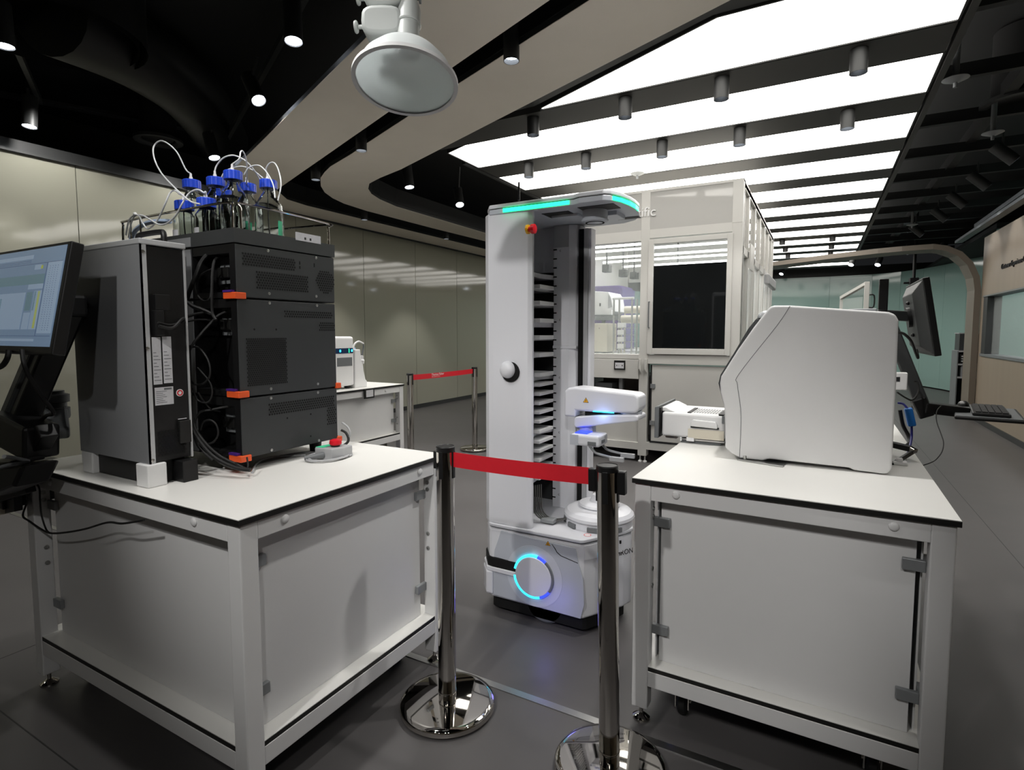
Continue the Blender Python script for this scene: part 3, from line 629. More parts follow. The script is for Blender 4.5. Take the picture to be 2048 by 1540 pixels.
tube_thing('white tube from the right short cap curving down behind the wire rail', [(-1.994,1.276,1.866), (-1.9802,1.26,1.8581), (-1.9995,1.25,1.8689), (-2.0357,1.24,1.8568), (-2.048,1.22,1.8165), (-2.0796,1.215,1.7795), (-2.1268,1.21,1.7542), (-2.1732,1.205,1.7522), (-2.222,1.2,1.7744), (-2.2713,1.2,1.7941), (-2.3329,1.205,1.7993), (-2.3736,1.21,1.7735), (-2.4161,1.22,1.7264)], .0030, M_tube, group=G)
tube_thing('thick pale blue hose lying over the left end of the solvent tray', [(-2.4771,1.26,1.7312), (-2.4369,1.26,1.7639), (-2.3698,1.26,1.7815), (-2.292,1.26,1.7839), (-2.2151,1.27,1.7784)], .009, M_ltube, 'hose', 'hose')
tag(B().sphere((-2.3225,1.2,1.8049), .007).build('cable_tie', M_foam, smooth=True), 'small white tie bundling the tubes at the left tray end', 'tie')
# black cables in the gap
K = 'black cables beside the instrument stack'
Y = 1.19
cabs = [('thick black cable looping down from the topmost module', [(-1.9115,1.25,1.6242), (-1.9083,1.22,1.6239), (-1.9161,1.2,1.5959), (-1.9158,1.18,1.5505), (-1.9381,1.17,1.4987), (-1.9553,1.17,1.4643), (-1.9273,1.17,1.4426), (-1.9006,1.18,1.432), (-1.8616,1.2,1.4146)], .0075),
 ('black cable hanging straight down from the topmost module', [(-1.8682,1.25,1.6248), (-1.8665,1.22,1.6038), (-1.8526,1.2,1.5578), (-1.8448,1.19,1.4794), (-1.8458,1.19,1.4192), (-1.8277,1.19,1.3931)], .005),
 ('black coiled cable ring beside the topmost module', [(-1.8681,1.22,1.5778), (-1.91,1.2,1.5555), (-1.9339,1.19,1.5261), (-1.928,1.19,1.4821), (-1.8917,1.19,1.4601), (-1.8567,1.19,1.4695), (-1.8615,1.2,1.5065)], .0035),
 ('black cable from the middle module to the silver tower', [(-1.8367,1.24,1.4259), (-1.8491,1.21,1.4077), (-1.8527,1.18,1.3759), (-1.8582,1.15,1.3415), (-1.8706,1.13,1.3075), (-1.8948,1.12,1.2561), (-1.8998,1.12,1.1872)], .0045),
 ('black cable arching from the silver tower connector to the stack', [(-1.8013,0.985,1.3702), (-1.8083,1.03,1.3643), (-1.837,1.08,1.3943), (-1.88,1.14,1.4097), (-1.8885,1.19,1.4199)], .005),
 ('second black cable from the silver tower connector', [(-1.8059,0.985,1.3811), (-1.8213,1.03,1.3739), (-1.8351,1.08,1.3828), (-1.8775,1.15,1.3928), (-1.8772,1.2,1.3938)], .0035),
 ('black cable bundle falling along the silver rail', [(-1.8743,1.11,1.3078), (-1.8977,1.11,1.2223), (-1.8923,1.11,1.1368), (-1.8752,1.11,1.0519), (-1.8393,1.12,0.9845), (-1.7853,1.14,0.926), (-1.7087,1.16,0.8963), (-1.6587,1.18,0.8894)], .007),
 ('black cable bundle falling beside the first one', [(-1.8739,1.12,1.3076), (-1.8742,1.12,1.2225), (-1.8757,1.12,1.1195), (-1.8644,1.12,1.0341), (-1.8221,1.13,0.9758), (-1.7729,1.15,0.9305), (-1.7095,1.17,0.9026), (-1.6795,1.18,0.8903)], .005),
 ('black cable coil hanging beside the middle module', [(-1.9124,1.13,1.2466), (-1.9145,1.14,1.2895), (-1.8725,1.15,1.2985), (-1.8346,1.16,1.2558), (-1.8267,1.16,1.2045), (-1.8552,1.15,1.173), (-1.8962,1.14,1.1755), (-1.9032,1.13,1.2123)], .0035),
 ('second black cable coil just below the first coil', [(-1.8637,1.14,1.2303), (-1.8283,1.16,1.1786), (-1.8198,1.16,1.1358), (-1.8338,1.15,1.1102), (-1.8713,1.14,1.1177), (-1.8807,1.13,1.1614)], .003),
 ('black cable ring beside the lowest module', [(-1.8745,1.15,1.0113), (-1.8612,1.15,1.0387), (-1.8367,1.16,1.0479), (-1.8167,1.17,1.0306), (-1.8104,1.17,0.9962), (-1.8275,1.16,0.97), (-1.8545,1.15,0.9674), (-1.8757,1.15,0.9935)], .0035),
 ('black cable from the lowest module back to the bundle', [(-1.8139,1.24,1.0889), (-1.8251,1.2,1.0875), (-1.8502,1.17,1.0806), (-1.8762,1.15,1.0726), (-1.881,1.13,1.0312), (-1.8655,1.13,0.9628), (-1.8156,1.15,0.9119)], .004),
 ('thin black cable crossing down to the lowest module', [(-1.8503,1.13,1.1457), (-1.8507,1.15,1.1126), (-1.8443,1.17,1.0845), (-1.8709,1.22,1.0677)], .003),
 ('black cable drooping under the lowest module', [(-1.7078,1.16,0.9135), (-1.6971,1.17,0.8869), (-1.6713,1.18,0.8964), (-1.7005,1.2,0.9234)], .003)]
for lab, pts, r in cabs: tube_thing(lab, pts, r, M_rubber, 'cable', 'cable', K)
# emergency stop box with coiled grey cable
t = thing('stop_button_box', 'grey box with a red emergency stop button on the left bench', 'switch', (-1.655,1.53,HT))
b = B(); b.prism([(-1.70,1.49),(-1.62,1.50),(-1.60,1.545),(-1.61,1.60),(-1.69,1.59),(-1.71,1.54)], HT, .905); b.build('case', M_grey, t, bevel=.004)
B().prism([(-1.70,1.495),(-1.665,1.50),(-1.665,1.59),(-1.69,1.588)], .905,.907).build('green_plate', M_green, t)
B().lathe([(0,0),(.017,0),(.017,.008),(.0,.008)], (-1.645,1.545,.905)).build('button_collar', M_plas, t, smooth=True)
B().lathe([(0,0),(.021,0),(.024,.006),(.022,.018),(.012,.022),(0,.022)], (-1.645,1.545,.912)).build('red_button', M_redp, t, smooth=True)
B().cyl((-1.66,1.50,.878),(-1.70,1.44,.872),.013,.008).build('cable_gland', M_mgrey, t, smooth=True)
pts = []
for k in range(50):
    a = k/50*4*PI*1.35+.5; r = .085+.006*math.sin(a*1.7); pts.append((-1.665+r*math.cos(a)*.8, 1.53+r*math.sin(a)*1.05, HT+.006+.004*k/50))
tag(B().tube(pts, .0042, 6, 2).build('cable', M_grey, None, smooth=True), 'grey cable coiled flat around the red stop button box', 'cable')
tube_thing('grey cable curving up from the coil along the stack', [(-1.8393,1.4411,0.866), (-1.805,1.5329,0.866), (-1.7579,1.62,0.8543), (-1.7129,1.66,0.8831), (-1.6934,1.67,0.9253), (-1.7038,1.67,0.9559), (-1.7272,1.66,0.9764)], .004, M_grey, 'cable', 'cable')
tube_thing('black cable looped behind the right edge of the stack', [(-1.7339,1.66,0.9443), (-1.7159,1.67,0.9317), (-1.6923,1.66,0.9061), (-1.6979,1.64,0.8881), (-1.7214,1.6,0.8785), (-1.7714,1.58,0.8709)], .0055, M_rubber, 'cable', 'cable')
tube_thing('grey cable lying in front of the lowest module', [(-1.711,1.2265,0.864), (-1.8275,1.3323,0.864), (-1.8587,1.4104,0.864), (-1.821,1.4614,0.864), (-1.7678,1.501,0.866)], .0045, M_grey, 'cable', 'cable')
# monitor on a black arm
t = thing('monitor', 'black tilted monitor at the left photo edge showing a blue grey spreadsheet', 'monitor', (-2.2,.77,1.29))
ang = math.radians(11.1); ca, sa = math.cos(ang), math.sin(ang); mx1, mx0, mh = -1.92, -2.49, .337
def MP(u, v, w): return Vector((mx0+u, .75+v*sa+w*ca, 1.287+v*ca-w*sa))      # u right, v up the screen, w into the back
MM = Matrix(((1,0,0,mx0),(0,ca,sa,.75),(0,-sa,ca,1.287),(0,0,0,1)))
W = mx1-mx0
MMx = Matrix(((1,0,0,mx0),(0,ca,sa,.75),(0,-sa,ca,1.287),(0,0,0,1)))
B().box(0,W,.0,.035,0,mh,MM).build('housing', M_plas, t, bevel=.004)
B().box(.06,W-.06,.035,.055,.05,mh-.05,MM).build('rear_bulge', M_plas, t, bevel=.01)
sb = B().box(.012,W-.018,-.0008,0,.022,mh-.010,MM).build('screen', M_scr, t)
def rects(name, m, rs):
    b = B()
    for u0,u1,v0,v1 in rs: b.box(.012+u0*(W-.03),.012+u1*(W-.03),-.0014,-.0008,.022+v0*(mh-.032),.022+v1*(mh-.032),MM)
    b.build(name, m, sb)
rects('window_pane', M_scr2, [(.02,.62,.90,.94),(.82,.985,.13,.84),(.71,.80,.17,.56),(.62,.70,.17,.34),(.62,.80,.58,.63),(.05,.6,.17,.55),(.05,.8,.05,.075),(.66,.74,.78,.83)])
rects('grey_field', M_scr4, [(.715,.735,.36,.555),(.02,.8,.63,.73),(.62,.69,.36,.55),(.2,.3,.2,.5)])
rects('yellow_column', M_scr3, [(.755,.782,.18,.555)])
rects('yellow_mark', M_scr3, [(.735,.76,.785,.82)])
rects('text_lines', M_scr5, [(.845+.03*c,.855+.03*c,.16+.022*k,.166+.022*k) for c in range(4) for k in range(30)]+[(.03,.6,.86+.018*k,.864+.018*k) for k in range(2)]+[(.02,.98,.84,.846),(.805,.81,.1,.84),(.02,.98,.10,.106)])
t = thing('support_stand', 'black monitor arm rising diagonally behind the tilted monitor', 'monitor arm', (-2.45,.87,.86))
a, c = Vector((-2.1956,0.93,1.4656)), Vector((-2.4269,0.83,0.9872))
B().bar(a, c, .075, .085, (1,0,.5)).build('upper_arm', M_plas, t, bevel=.008)
B().bar(a+Vector((-.062,-.02,-.015)), c+Vector((-.066,-.02,-.015)), .05, .07, (1,0,.5)).build('arm_cover', M_box, t, bevel=.012)
B().box(-2.14,-2.08,.80,.92,1.40,1.47).build('tilt_head', M_plas, t, bevel=.01)
k = Vector((-2.5021,0.98,1.088))
B().lathe([(0,-.06),(.042,-.06),(.045,-.05),(.045,-.02),(.036,-.018),(.036,.0),(.045,.002),(.045,.03),(.03,.035),(.03,.045),(0,.045)], k, (0,0,1), 24).build('pivot', M_mgrey, t, smooth=True)
B().bar(k+Vector((0,0,-.03)), c+Vector((.06,.1,.0)), .07, .05).build('lower_arm', M_mgrey, t, bevel=.01)
d = Vector((-2.2921,0.82,0.9929))
B().bar(Vector((-2.4508,0.82,1.0305)), Vector((-2.1956,0.82,0.9939)), .10, .11).build('elbow', M_plas, t, bevel=.01)
B().bar(Vector((-2.2538,0.82,0.9548)), Vector((-2.1555,0.82,1.0383)), .05, .05).build('joint_plate', M_plas, t, bevel=.004)
B().box(-2.68,-2.6,.84,1.02,.70,.858).build('clamp', M_plas, t, bevel=.004)
t = thing('keyboard_tray', 'black keyboard tray with metal rods at the left end of the left bench', 'tray', (-2.62,.72,.82))
B().bar((-2.4624,0.72,0.9097), (-2.1929,0.78,0.9447), .10, .014).build('shelf', M_plas, t, bevel=.004)
B().tube([(-2.131,0.7,0.9786), (-2.1733,0.74,0.9613), (-2.1933,0.78,0.9414)], .006, 8).build('rod', M_clip, t, smooth=True)
B().tube([(-2.0761,0.66,0.9558), (-2.0931,0.7,0.9571), (-2.194,0.78,0.9365)], .006, 8).build('rod', M_box, t, smooth=True)
B().prism([(-2.4461,0.9073), (-2.1241,0.9419), (-2.2052,0.8637), (-2.4666,0.7848)], .74, .84, 'y').build('under_housing', M_plas, t, bevel=.01)
t = thing('cable_bracket', 'black perforated bracket at the left end of the bench frame', 'bracket', (-2.62,.86,.62))
B().prism([(-2.5805,0.8067), (-2.5216,0.8144), (-2.5295,0.7024), (-2.6161,0.6811)], .85, .875, 'y').build('plate', M_plas, t, bevel=.002)
B().bar((-2.7079,0.84,0.7125), (-2.4126,0.86,0.8001), .03, .022).build('bar', M_plas, t, bevel=.002)
B().bar((-2.6823,0.83,0.6792), (-2.6137,0.86,0.6966), .02, .03).build('pale_bar', M_cream, t)
tube_thing('black cable hanging down the bench side from the keyboard tray, drooping below', [(-2.2539,0.8,0.9255), (-2.3726,0.85,0.8663), (-2.4287,0.87,0.8243), (-2.4786,0.88,0.7731), (-2.5321,0.885,0.7174), (-2.5719,0.888,0.6687), (-2.5191,0.889,0.6563), (-2.4415,0.889,0.6435), (-2.3655,0.889,0.6404), (-2.2534,0.889,0.6622), (-2.1123,0.889,0.6993), (-1.9648,0.889,0.7463), (-1.8745,0.889,0.7584), (-1.7514,0.889,0.79)], .0034, M_rubber, 'cable', 'cable')
tube_thing('thinner black cable falling beside the first down the bench side', [(-2.356,0.8,0.8847), (-2.4532,0.86,0.8451), (-2.4625,0.885,0.8163), (-2.4237,0.887,0.7973), (-2.4247,0.888,0.7513), (-2.4202,0.888,0.6971), (-2.3918,0.888,0.6507), (-2.3602,0.887,0.642)], .0028, M_rubber, 'cable', 'cable')
tube_thing('black cable hanging from the monitor underside over the arm', [(-2.0912,0.745,1.2977), (-2.0698,0.74,1.2565), (-2.0853,0.76,1.2065), (-2.1232,0.8,1.147), (-2.1333,0.83,1.0951), (-2.2126,0.84,1.0767), (-2.2583,0.84,1.0516), (-2.2424,0.83,1.026)], .006, M_rubber, 'cable', 'cable')
tube_thing('black cable bending left below the monitor at the photo edge', [(-2.1805,0.745,1.2963), (-2.1841,0.74,1.2687), (-2.2308,0.74,1.2442), (-2.3145,0.74,1.2306)], .008, M_rubber, 'cable', 'cable')
# ================================================================ the mobile robot
R = thing('mobile_robot', 'white mobile robot with tall shelf tower, folded arm and blue glowing ring', 'robot', (-1.075,2.475,0))
def outline(i=0.0, dx=0.0):
    return [(-1.335,2.215+i),(-.885,2.215+i),(-.870,2.225+i),(-.752+(-i),2.415),(-.732-i,2.475),(-.752-i,2.535),(-.87,2.725-i),(-.885,2.735-i),(-1.335,2.735-i),(-1.352,2.728-i),(-1.405+i,2.66),(-1.425+i,2.57),(-1.43+i,2.475),(-1.425+i,2.38),(-1.405+i,2.29),(-1.352,2.222+i)]
B().prism(outline(), .085, .425).build('base_shell', M_robw, R, bevel=.012, seg=3)
B().prism(outline(.004), .425, .430).build('seam', M_mgrey, R)
B().prism(outline(-.004), .430, .446).build('deck', M_robw, R, bevel=.004)
B().prism(outline(.035), .022, .086).build('skirt', M_rubber, R)
def side(pts, th, m, name, y=2.215, par=R, bev=.0015): return B().prism(pts, y-th, y, 'y').build(name, m, par, bevel=bev)
side([(-1.325,.098),(-.878,.092),(-.862,.16),(-.868,.27),(-.890,.34),(-.905,.405),(-1.283,.418),(-1.318,.32),(-1.322,.285),(-1.20,.28),(-1.20,.235),(-1.326,.238)], .005, M_robg, 'side_panel')
B().prism([(-1.02,.404),(-1.005,.385),(-.995,.37),(-.975,.357),(-.893,.340),(-.893,.343),(-.973,.360),(-.992,.373),(-1.002,.388),(-1.017,.404)], 2.2092, 2.212, 'y').build('seam', M_ink, R)
ctr = (-1.108, 2.2095, .236)
B().cyl((ctr[0],2.210,ctr[2]),(ctr[0],2.2088,ctr[2]),.142,seg=48).build('ring_field', mat('robot_grey_light',(196,199,206),.3,noise=.01), R, smooth=True)
hub = B().lathe([(0,0),(.092,0),(.092,.008),(.089,.011),(0,.012)], (ctr[0],2.2089,ctr[2]), (0,-1,0), 48).build('hub_disc', M_robw, R, smooth=True)
X_, Z_ = (1,0,0), (0,0,1)
def ringarc(a0, a1, m, nm): return B().arc_band((ctr[0],2.2088,ctr[2]), X_, Z_, .0925, .1015, math.radians(a0), math.radians(a1), .009, 30).build(nm, m, R)
ringarc(78, 168, M_led_c, 'light_ring'); ringarc(186, 290, M_led_c, 'light_ring')
ringarc(52, 78, M_led_b, 'light_ring'); ringarc(290, 325, M_led_b, 'light_ring'); ringarc(-35, 52, M_mgrey, 'light_ring')
lp = bpy.data.lights.new('ring_glow', 'POINT'); lp.energy = .22; lp.color = (.22,.2,1.0); lp.shadow_soft_size = .05
lo = bpy.data.objects.new('ring_glow', lp); C.objects.link(lo); lo.parent = R; lo.location = Vector((-1.0,2.10,.13))-Vector(R.location)
B().box(-1.325,-1.195,2.205,2.216,.238,.282).prism([(-1.434,2.40),(-1.412,2.286),(-1.357,2.213),(-1.325,2.205),(-1.325,2.24),(-1.38,2.40)], .238, .282).build('scanner_slot', M_hole, R)
B().prism([(-1.44,2.40),(-1.418,2.28),(-1.358,2.204),(-1.20,2.200),(-1.20,2.22),(-1.33,2.24),(-1.39,2.40)], .215, .237).build('bumper_ledge', M_robw, R, bevel=.003)
B().prism([(-1.442,2.45),(-1.42,2.275),(-1.36,2.202),(-1.325,2.206),(-1.33,2.24),(-1.39,2.45)], .10, .215).build('bumper', M_robw, R, bevel=.008)
for y in (2.27,2.64):
    wv = B().lathe([(0,-.02),(.09,-.02),(.1,-.012),(.1,.012),(.09,.02),(0,.02)], (-1.075,y,.1), (0,1,0), 36).build('drive_wheel', M_mgrey, R, smooth=True)
    B().cyl((-1.075,y-.022,.1),(-1.075,y+.022,.1),.03).build('wheel_hub', M_grey, wv, smooth=True)
for x,y in ((-1.33,2.30),(-.93,2.29),(-1.33,2.65),(-.93,2.65)): B().lathe([(0,-.012),(.03,-.012),(.034,0),(.03,.012),(0,.012)], (x,y,.034), (0,1,0), 20).build('castor', M_rubber, R, smooth=True)
# chamfered front face: lettering, stickers, upper light cap
fu = Vector((-.752+.870, 2.415-2.225, 0)).normalized(); fn = Vector((fu.y,-fu.x,0))
def FP(s, z, out=.001): return Vector((-.870,2.225,0))+fu*s+fn*out+Vector((0,0,z))
lettering('OMRON', .034, FP(.150,.335), fu, (0,0,1), .001, M_ink, 'lettering', R)
def sticker(o, ux, uy, s, nm='warning_sticker', glyph='!', frame=True):
    o = Vector(o); ux = Vector(ux); uy = Vector(uy); n = ux.cross(uy)
    b = B(); b.mi = 0
    def tri(k, th, dz):
        P = [o+ux*(-k)+uy*(-k*.58), o+ux*k+uy*(-k*.58), o+uy*(k*1.15)]
        b.loft([[p+n*dz for p in P],[p+n*(dz+th) for p in P]])
    tri(s, .0004, 0); b.mi = 1; tri(s*.80, .0004, .0004); b.mi = 0
    for (a,c,d,e) in ((-.10,.10,-.15,.45),(-.10,.10,-.38,-.22)) if glyph == '!' else ((-.28,-.16,-.35,.2),(-.06,.06,-.35,.35),(.16,.28,-.35,.2)):
        q = [o+ux*(x*s)+uy*(y*s)+n*.0008 for x,y in ((a,d),(c,d),(c,e),(a,e))]
        b.loft([q,[p+n*.0003 for p in q]])
    return b.build(nm, [M_ink, M_warn], R)
sticker((-1.0376,2.2095,0.4007), X_, Z_, .013, glyph='m')
sticker(FP(.045,.388), fu, Z_, .015)
sticker(FP(.175,.285), fu, Z_, .013); sticker(FP(.180,.245), fu, Z_, .013, glyph='m')
B().prism([tuple(FP(.0,0,.0)[:2]),tuple(FP(.0,0,.0035)[:2]),tuple(FP(.215,0,.0035)[:2]),tuple(FP(.215,0,.0)[:2])], .352, .418).build('front_cover', M_robw, R, bevel=.001)
B().box(-.005,.005,-.004,.004,-.008,.008, Matrix.Translation(FP(.17,.39,.004))).box(-.004,.004,-.004,.004,-.007,.007, Matrix.Translation(FP(.20,.40,.004))).build('sensor_window', M_hole, R)
st = B().lathe([(0,0),(.017,0),(.017,.0006),(0,.0006)], (-0.8785,2.2852,0.4462)).build('round_sticker', M_foam, R)
B().arc_band(Vector((-0.8779,2.2837,0.4468)), X_, (0,1,0), .014, .0165, 0, 2*PI, .0004, 24).build('print', M_redp, st)
# shelf tower
B().prism([(-1.395,2.262),(-1.355,2.222),(-1.330,2.220),(-1.185,2.220),(-1.150,2.222),(-1.132,2.236),(-1.132,2.252),(-1.35,2.252),(-1.378,2.27),(-1.378,2.70),(-1.395,2.70)], .446, 1.893).build('tower_shell', M_robw, R, bevel=.003)
B().box(-1.378,-1.10,2.69,2.70,.446,1.893).build('tower_back', M_box, R)
B().box(-1.376,-1.372,2.255,2.69,.62,1.66).box(-1.36,-1.15,2.655,2.69,.62,1.66).build('tower_lining', M_box, R)
B().box(-1.378,-1.18,2.64,2.69,1.66,1.89).box(-1.374,-1.36,2.26,2.69,1.66,1.89).build('upper_lining', M_robw, R)
def arc_edge(n=9): return [(-1.142-.055*math.sin(PI*(k/n))-.048*(k/n), 2.256+(2.63-2.256)*k/n) for k in range(n+1)]
zs = [1.640,1.560,1.482,1.398,1.316,1.232,1.135,1.088,1.043,.998,.953,.908,.858,.808,.763,.718,.673,.628]
for i, z in enumerate(zs):
    thick = .022 if i in (0,3,6,12,17) else .006
    s = B().prism([(-1.370,2.256)]+arc_edge()+[(-1.370,2.63)], z-thick, z).build('plate_shelf', M_robw if thick > .01 else M_grey, R)
    if i not in (0,): B().box(-1.30,-1.175,2.40,2.56,z,z+(.020 if i < 7 else .016)).build('plate_nest', M_foam, s, bevel=.002)
B().prism([(-1.19,2.585),(-1.105,2.585),(-1.075,2.60),(-1.062,2.62),(-1.062,2.69),(-1.19,2.69)], .446, 1.885).build('scale_column', M_robw, R, bevel=.003)
B().box(-1.189,-1.107,2.5835,2.585,1.775,1.885).build('column_plate', M_grey, R)
B().box(-1.192,-1.062,2.580,2.69,1.268,1.284).build('column_band', M_robw, R, bevel=.004)
b = B()
for k in range(29): b.box(-1.191,-1.172,2.5825,2.586,.497+k*.0453-.003,.497+k*.0453+.003)
o = b.build('scale_mark', M_hole, R); o['kind'] = 'stuff'
for z in (1.76,1.415,1.122,.84,.515): lettering('c', .02, (-1.158,2.5845,z-.006), X_, Z_, .0006, M_ink, 'scale_lettering', R)
B().box(-1.060,-1.030,2.60,2.66,.47,1.86).build('lift_rail', M_hole, R)
B().box(-1.030,-1.008,2.59,2.67,.47,1.86).build('rail_cover', M_grey, R, bevel=.002)
B().box(-1.008,-.995,2.60,2.66,.47,1.86).build('rail_guard', M_robw, R, bevel=.002)
# camera dome, stop button
dome = Vector((-1.2415,2.215,1.1739))
dm = B().lathe([(0,.0),(.046,.0),(.046,.006),(.034,.010),(0,.010)], dome+Vector((.008,.002,-.004)), (0,-1,0), 32).build('dome_socket', M_hole, R, smooth=True)
B().sphere(dome+Vector((-.004,-.004,.006)), .040, 1, .75, 1, 24, 16).build('dome', M_robw, dm, smooth=True)
eb = Vector((-1.132,2.1805,1.7975))
e1 = B().lathe([(0,0),(.020,0),(.020,.010),(0,.010)], eb, (1,0,0), 24).build('button_collar', M_yel, R, smooth=True)
B().lathe([(0,0),(.011,0),(.013,.012),(.021,.014),(.021,.028),(.014,.032),(0,.032)], eb+Vector((.010,0,0)), (1,0,0), 24).build('stop_button', M_redp, e1, smooth=True)
# head
head = [(-1.40,2.29),(-1.345,2.215),(-.925,2.208),(-.895,2.192),(-.79,2.192),(-.765,2.215),(-.742,2.27),(-.728,2.35),(-.725,2.42),(-.730,2.50),(-.75,2.58),(-.79,2.65),(-.86,2.70),(-1.10,2.715),(-1.355,2.72),(-1.40,2.66)]
def scale_poly(P, d, c=(-1.06,2.46)):
    out = []
    for x,y in P:
        v = Vector((x-c[0],y-c[1])); L = v.length; v *= (L+d)/L; out.append((c[0]+v.x,c[1]+v.y))
    return out
B().prism(head, 1.912, 1.930).build('head_top', M_robw, R, bevel=.004)
B().prism(scale_poly(head,-.004), 1.909, 1.912).build('seam', M_ink, R)
hp = scale_poly(head, -.001)
hb = B().prism(hp, 1.886, 1.909).build('head_body', M_robg, R, bevel=.003)
B().box(-1.268,-.945,2.2055,2.2125,1.890,1.907).build('light_strip', M_led_g, R)
pts = [(-.760,2.225),(-.742,2.27),(-.728,2.35),(-.725,2.42),(-.729,2.48)]
b = B(); b.loft([[Vector((x-.003,y,z)) for z in (1.890,1.907)]+[Vector((x+.003,y,z)) for z in (1.907,1.890)] for x,y in pts]); b.build('light_strip', M_led_g, R)
B().box(-1.12,-.99,2.30,2.42,1.884,1.887).box(-.93,-.77,2.26,2.36,1.884,1.887).box(-.86,-.75,2.56,2.60,1.884,1.887).build('head_recess', M_dark, R)
B().box(-1.10,-.97,2.36,2.45,1.874,1.887).box(-.96,-.80,2.40,2.52,1.868,1.887).build('head_bracket', M_robg, R, bevel=.003)
sn = B().lathe([(0,-.0),(.040,0),(.058,.004),(.060,.012),(.055,.016),(.055,.056),(0,.056)], (-.885,2.355,1.832), (0,0,1), 32).build('head_sensor', M_robg, R, smooth=True)
B().lathe([(.034,-.001),(.042,-.001),(.042,.001),(.034,.001)], (-.885,2.355,1.832), (0,0,1), 28).build('sensor_ring', M_hole, sn, smooth=True)
B().cyl((-1.29,2.40,1.93),(-1.29,2.40,1.99),.0025,seg=8).cyl((-1.29,2.40,1.985),(-1.29,2.40,2.07),.006,.005,8).build('antenna', M_plas, R, smooth=True)
# turntable and arm
tt = B().lathe([(0,0),(.158,0),(.160,.012),(.158,.030),(.150,.034)], (-.895,2.475,.446), seg=48).lathe([(0,.034),(.162,.034),(.166,.040),(.164,.052),(.150,.066),(.105,.080),(.0,.082)], (-.895,2.475,.446), seg=48).build('turntable', M_robw, R, smooth=True, angle=25)
B().lathe([(0,.082),(.094,.082),(.098,.088),(.092,.096),(.045,.104),(.030,.135),(0,.137)], (-.895,2.475,.446), seg=40).build('turntable_hub', M_robw, tt, smooth=True, angle=30)
for a in (200,240,280,320): 
    c, s = math.cos(math.radians(a)), math.sin(math.radians(a))
    B().bar((-.895+.150*c,2.475+.150*s,.459),(-.895+.166*c,2.475+.166*s,.459),.05,.020).build('turntable_slot', M_mgrey, tt)
lettering('4', .018, (-1.0,2.352,.455), (.94,-.34,0), Z_, .0006, M_ink, 'lettering', R)
b = B()
for k in range(5): b.tube([(-1.175+.006*k,2.33+.01*k,.62),(-1.165+.006*k,2.32+.008*k,.56),(-1.155+.007*k,2.31+.008*k,.50),(-1.12+.007*k,2.32+.008*k,.468),(-1.06,2.345+.008*k,.462),(-1.02,2.37+.006*k,.47)], .0035, 6, 5)
o = b.build('cable_bundle', mat('grey_cable',(70,70,68),.4), R, smooth=True); o['kind'] = 'stuff'
B().box(-1.13,-1.06,2.315,2.36,.452,.474).build('cable_sleeve', M_clip, R, bevel=.006)
B().prism([(-1.045,.955),(-.985,.955),(-.985,.985),(-.90,.985),(-.705,.992),(-.688,1.01),(-.688,1.065),(-.705,1.078),(-.99,1.095),(-1.025,1.09),(-1.045,1.075)], 2.395, 2.52, 'y').build('upper_arm', M_robw, R, bevel=.010, seg=3)
B().prism([(-.995,.915),(-.985,.905),(-.705,.955),(-.688,.962),(-.688,.982),(-.705,.986),(-.88,.972),(-.985,.958),(-.995,.945)], 2.395, 2.52, 'y').build('forearm', M_robw, R, bevel=.008, seg=3)
B().cyl((-.74,2.457,.98),(-.74,2.457,.995),.05).build('elbow_joint', M_robg, R, smooth=True)
B().box(-.95,-.80,2.42,2.50,.962,.986).build('cable_pack', M_plas, R, bevel=.003)
B().cyl((-.955,2.457,.880),(-.955,2.457,.915),.045).build('wrist', M_robg, R, smooth=True)
B().box(-.90,-.80,2.3935,2.3955,.9865,.990).build('status_light', M_led_c, R)
lp = bpy.data.lights.new('arm_glow', 'POINT'); lp.energy = .10; lp.color = (.25,.4,1.0); lp.shadow_soft_size = .02
lo = bpy.data.objects.new('arm_glow', lp); C.objects.link(lo); lo.parent = R; lo.location = Vector((-.85,2.365,.975))-Vector(R.location)
sticker((-.935,2.3948,1.035), X_, Z_, .014)
gp = B().box(-.985,-.845,2.33,2.45,.835,.888).build('gripper_body', M_robw, R, bevel=.012, seg=3)
B().box(-.9,-.86,2.327,2.332,.842,.86).box(-.846,-.842,2.36,2.40,.85,.866).build('gripper_port', M_mgrey, gp, bevel=.002)
B().box(-.97,-.91,2.35,2.42,.887,.893).build('gripper_lamp', M_led_b, gp, bevel=.002)
B().box(-.985,-.945,2.328,2.331,.838,.885).build('gripper_plate', M_robg, gp)
for y, sx in ((2.345,0),(2.44,.02)):
    f = B().tube([(-.90+sx,y,.842),(-.875+sx,y,.815),(-.855+sx,y,.805),(-.79+sx,y,.795)], .006, 8, 4).build('gripper_finger', M_clip, R, smooth=True)
    B().box(-.80+sx,-.735+sx,y-.008,y+.008,.780,.800).build('finger_pad', M_grey, f, bevel=.002)
# ================================================================ right bench: big white analyser and its monitor arm
AY0, AY1 = 2.265, 2.93
t = thing('analyser', 'big white rounded instrument with a dark curved front on the right bench', 'instrument', (-.05,2.6,.86))
prof = [(-0.1497,1.4491),(-0.0986,1.4479),(0.2017,1.4191),(0.2202,1.4104),(0.23,1.3902),(0.2321,1.1898),(0.2317,0.8896),(0.2267,0.8733),(0.2157,0.8632),(0.1218,0.8657),(0.1065,0.8728),(-0.1542,0.876),(-0.1711,0.8664),(-0.2502,0.8672),(-0.283,0.8831),(-0.3072,0.9022),(-0.3096,0.9923),(-0.3151,1.0661),(-0.3293,1.1179),(-0.3329,1.1528),(-0.3291,1.1802),(-0.2705,1.2855),(-0.2186,1.3687),(-0.1727,1.4349),(-0.163,1.4457)]
B().prism(prof, AY0, AY1, 'y').build('housing', M_white, t, bevel=.012, seg=4)
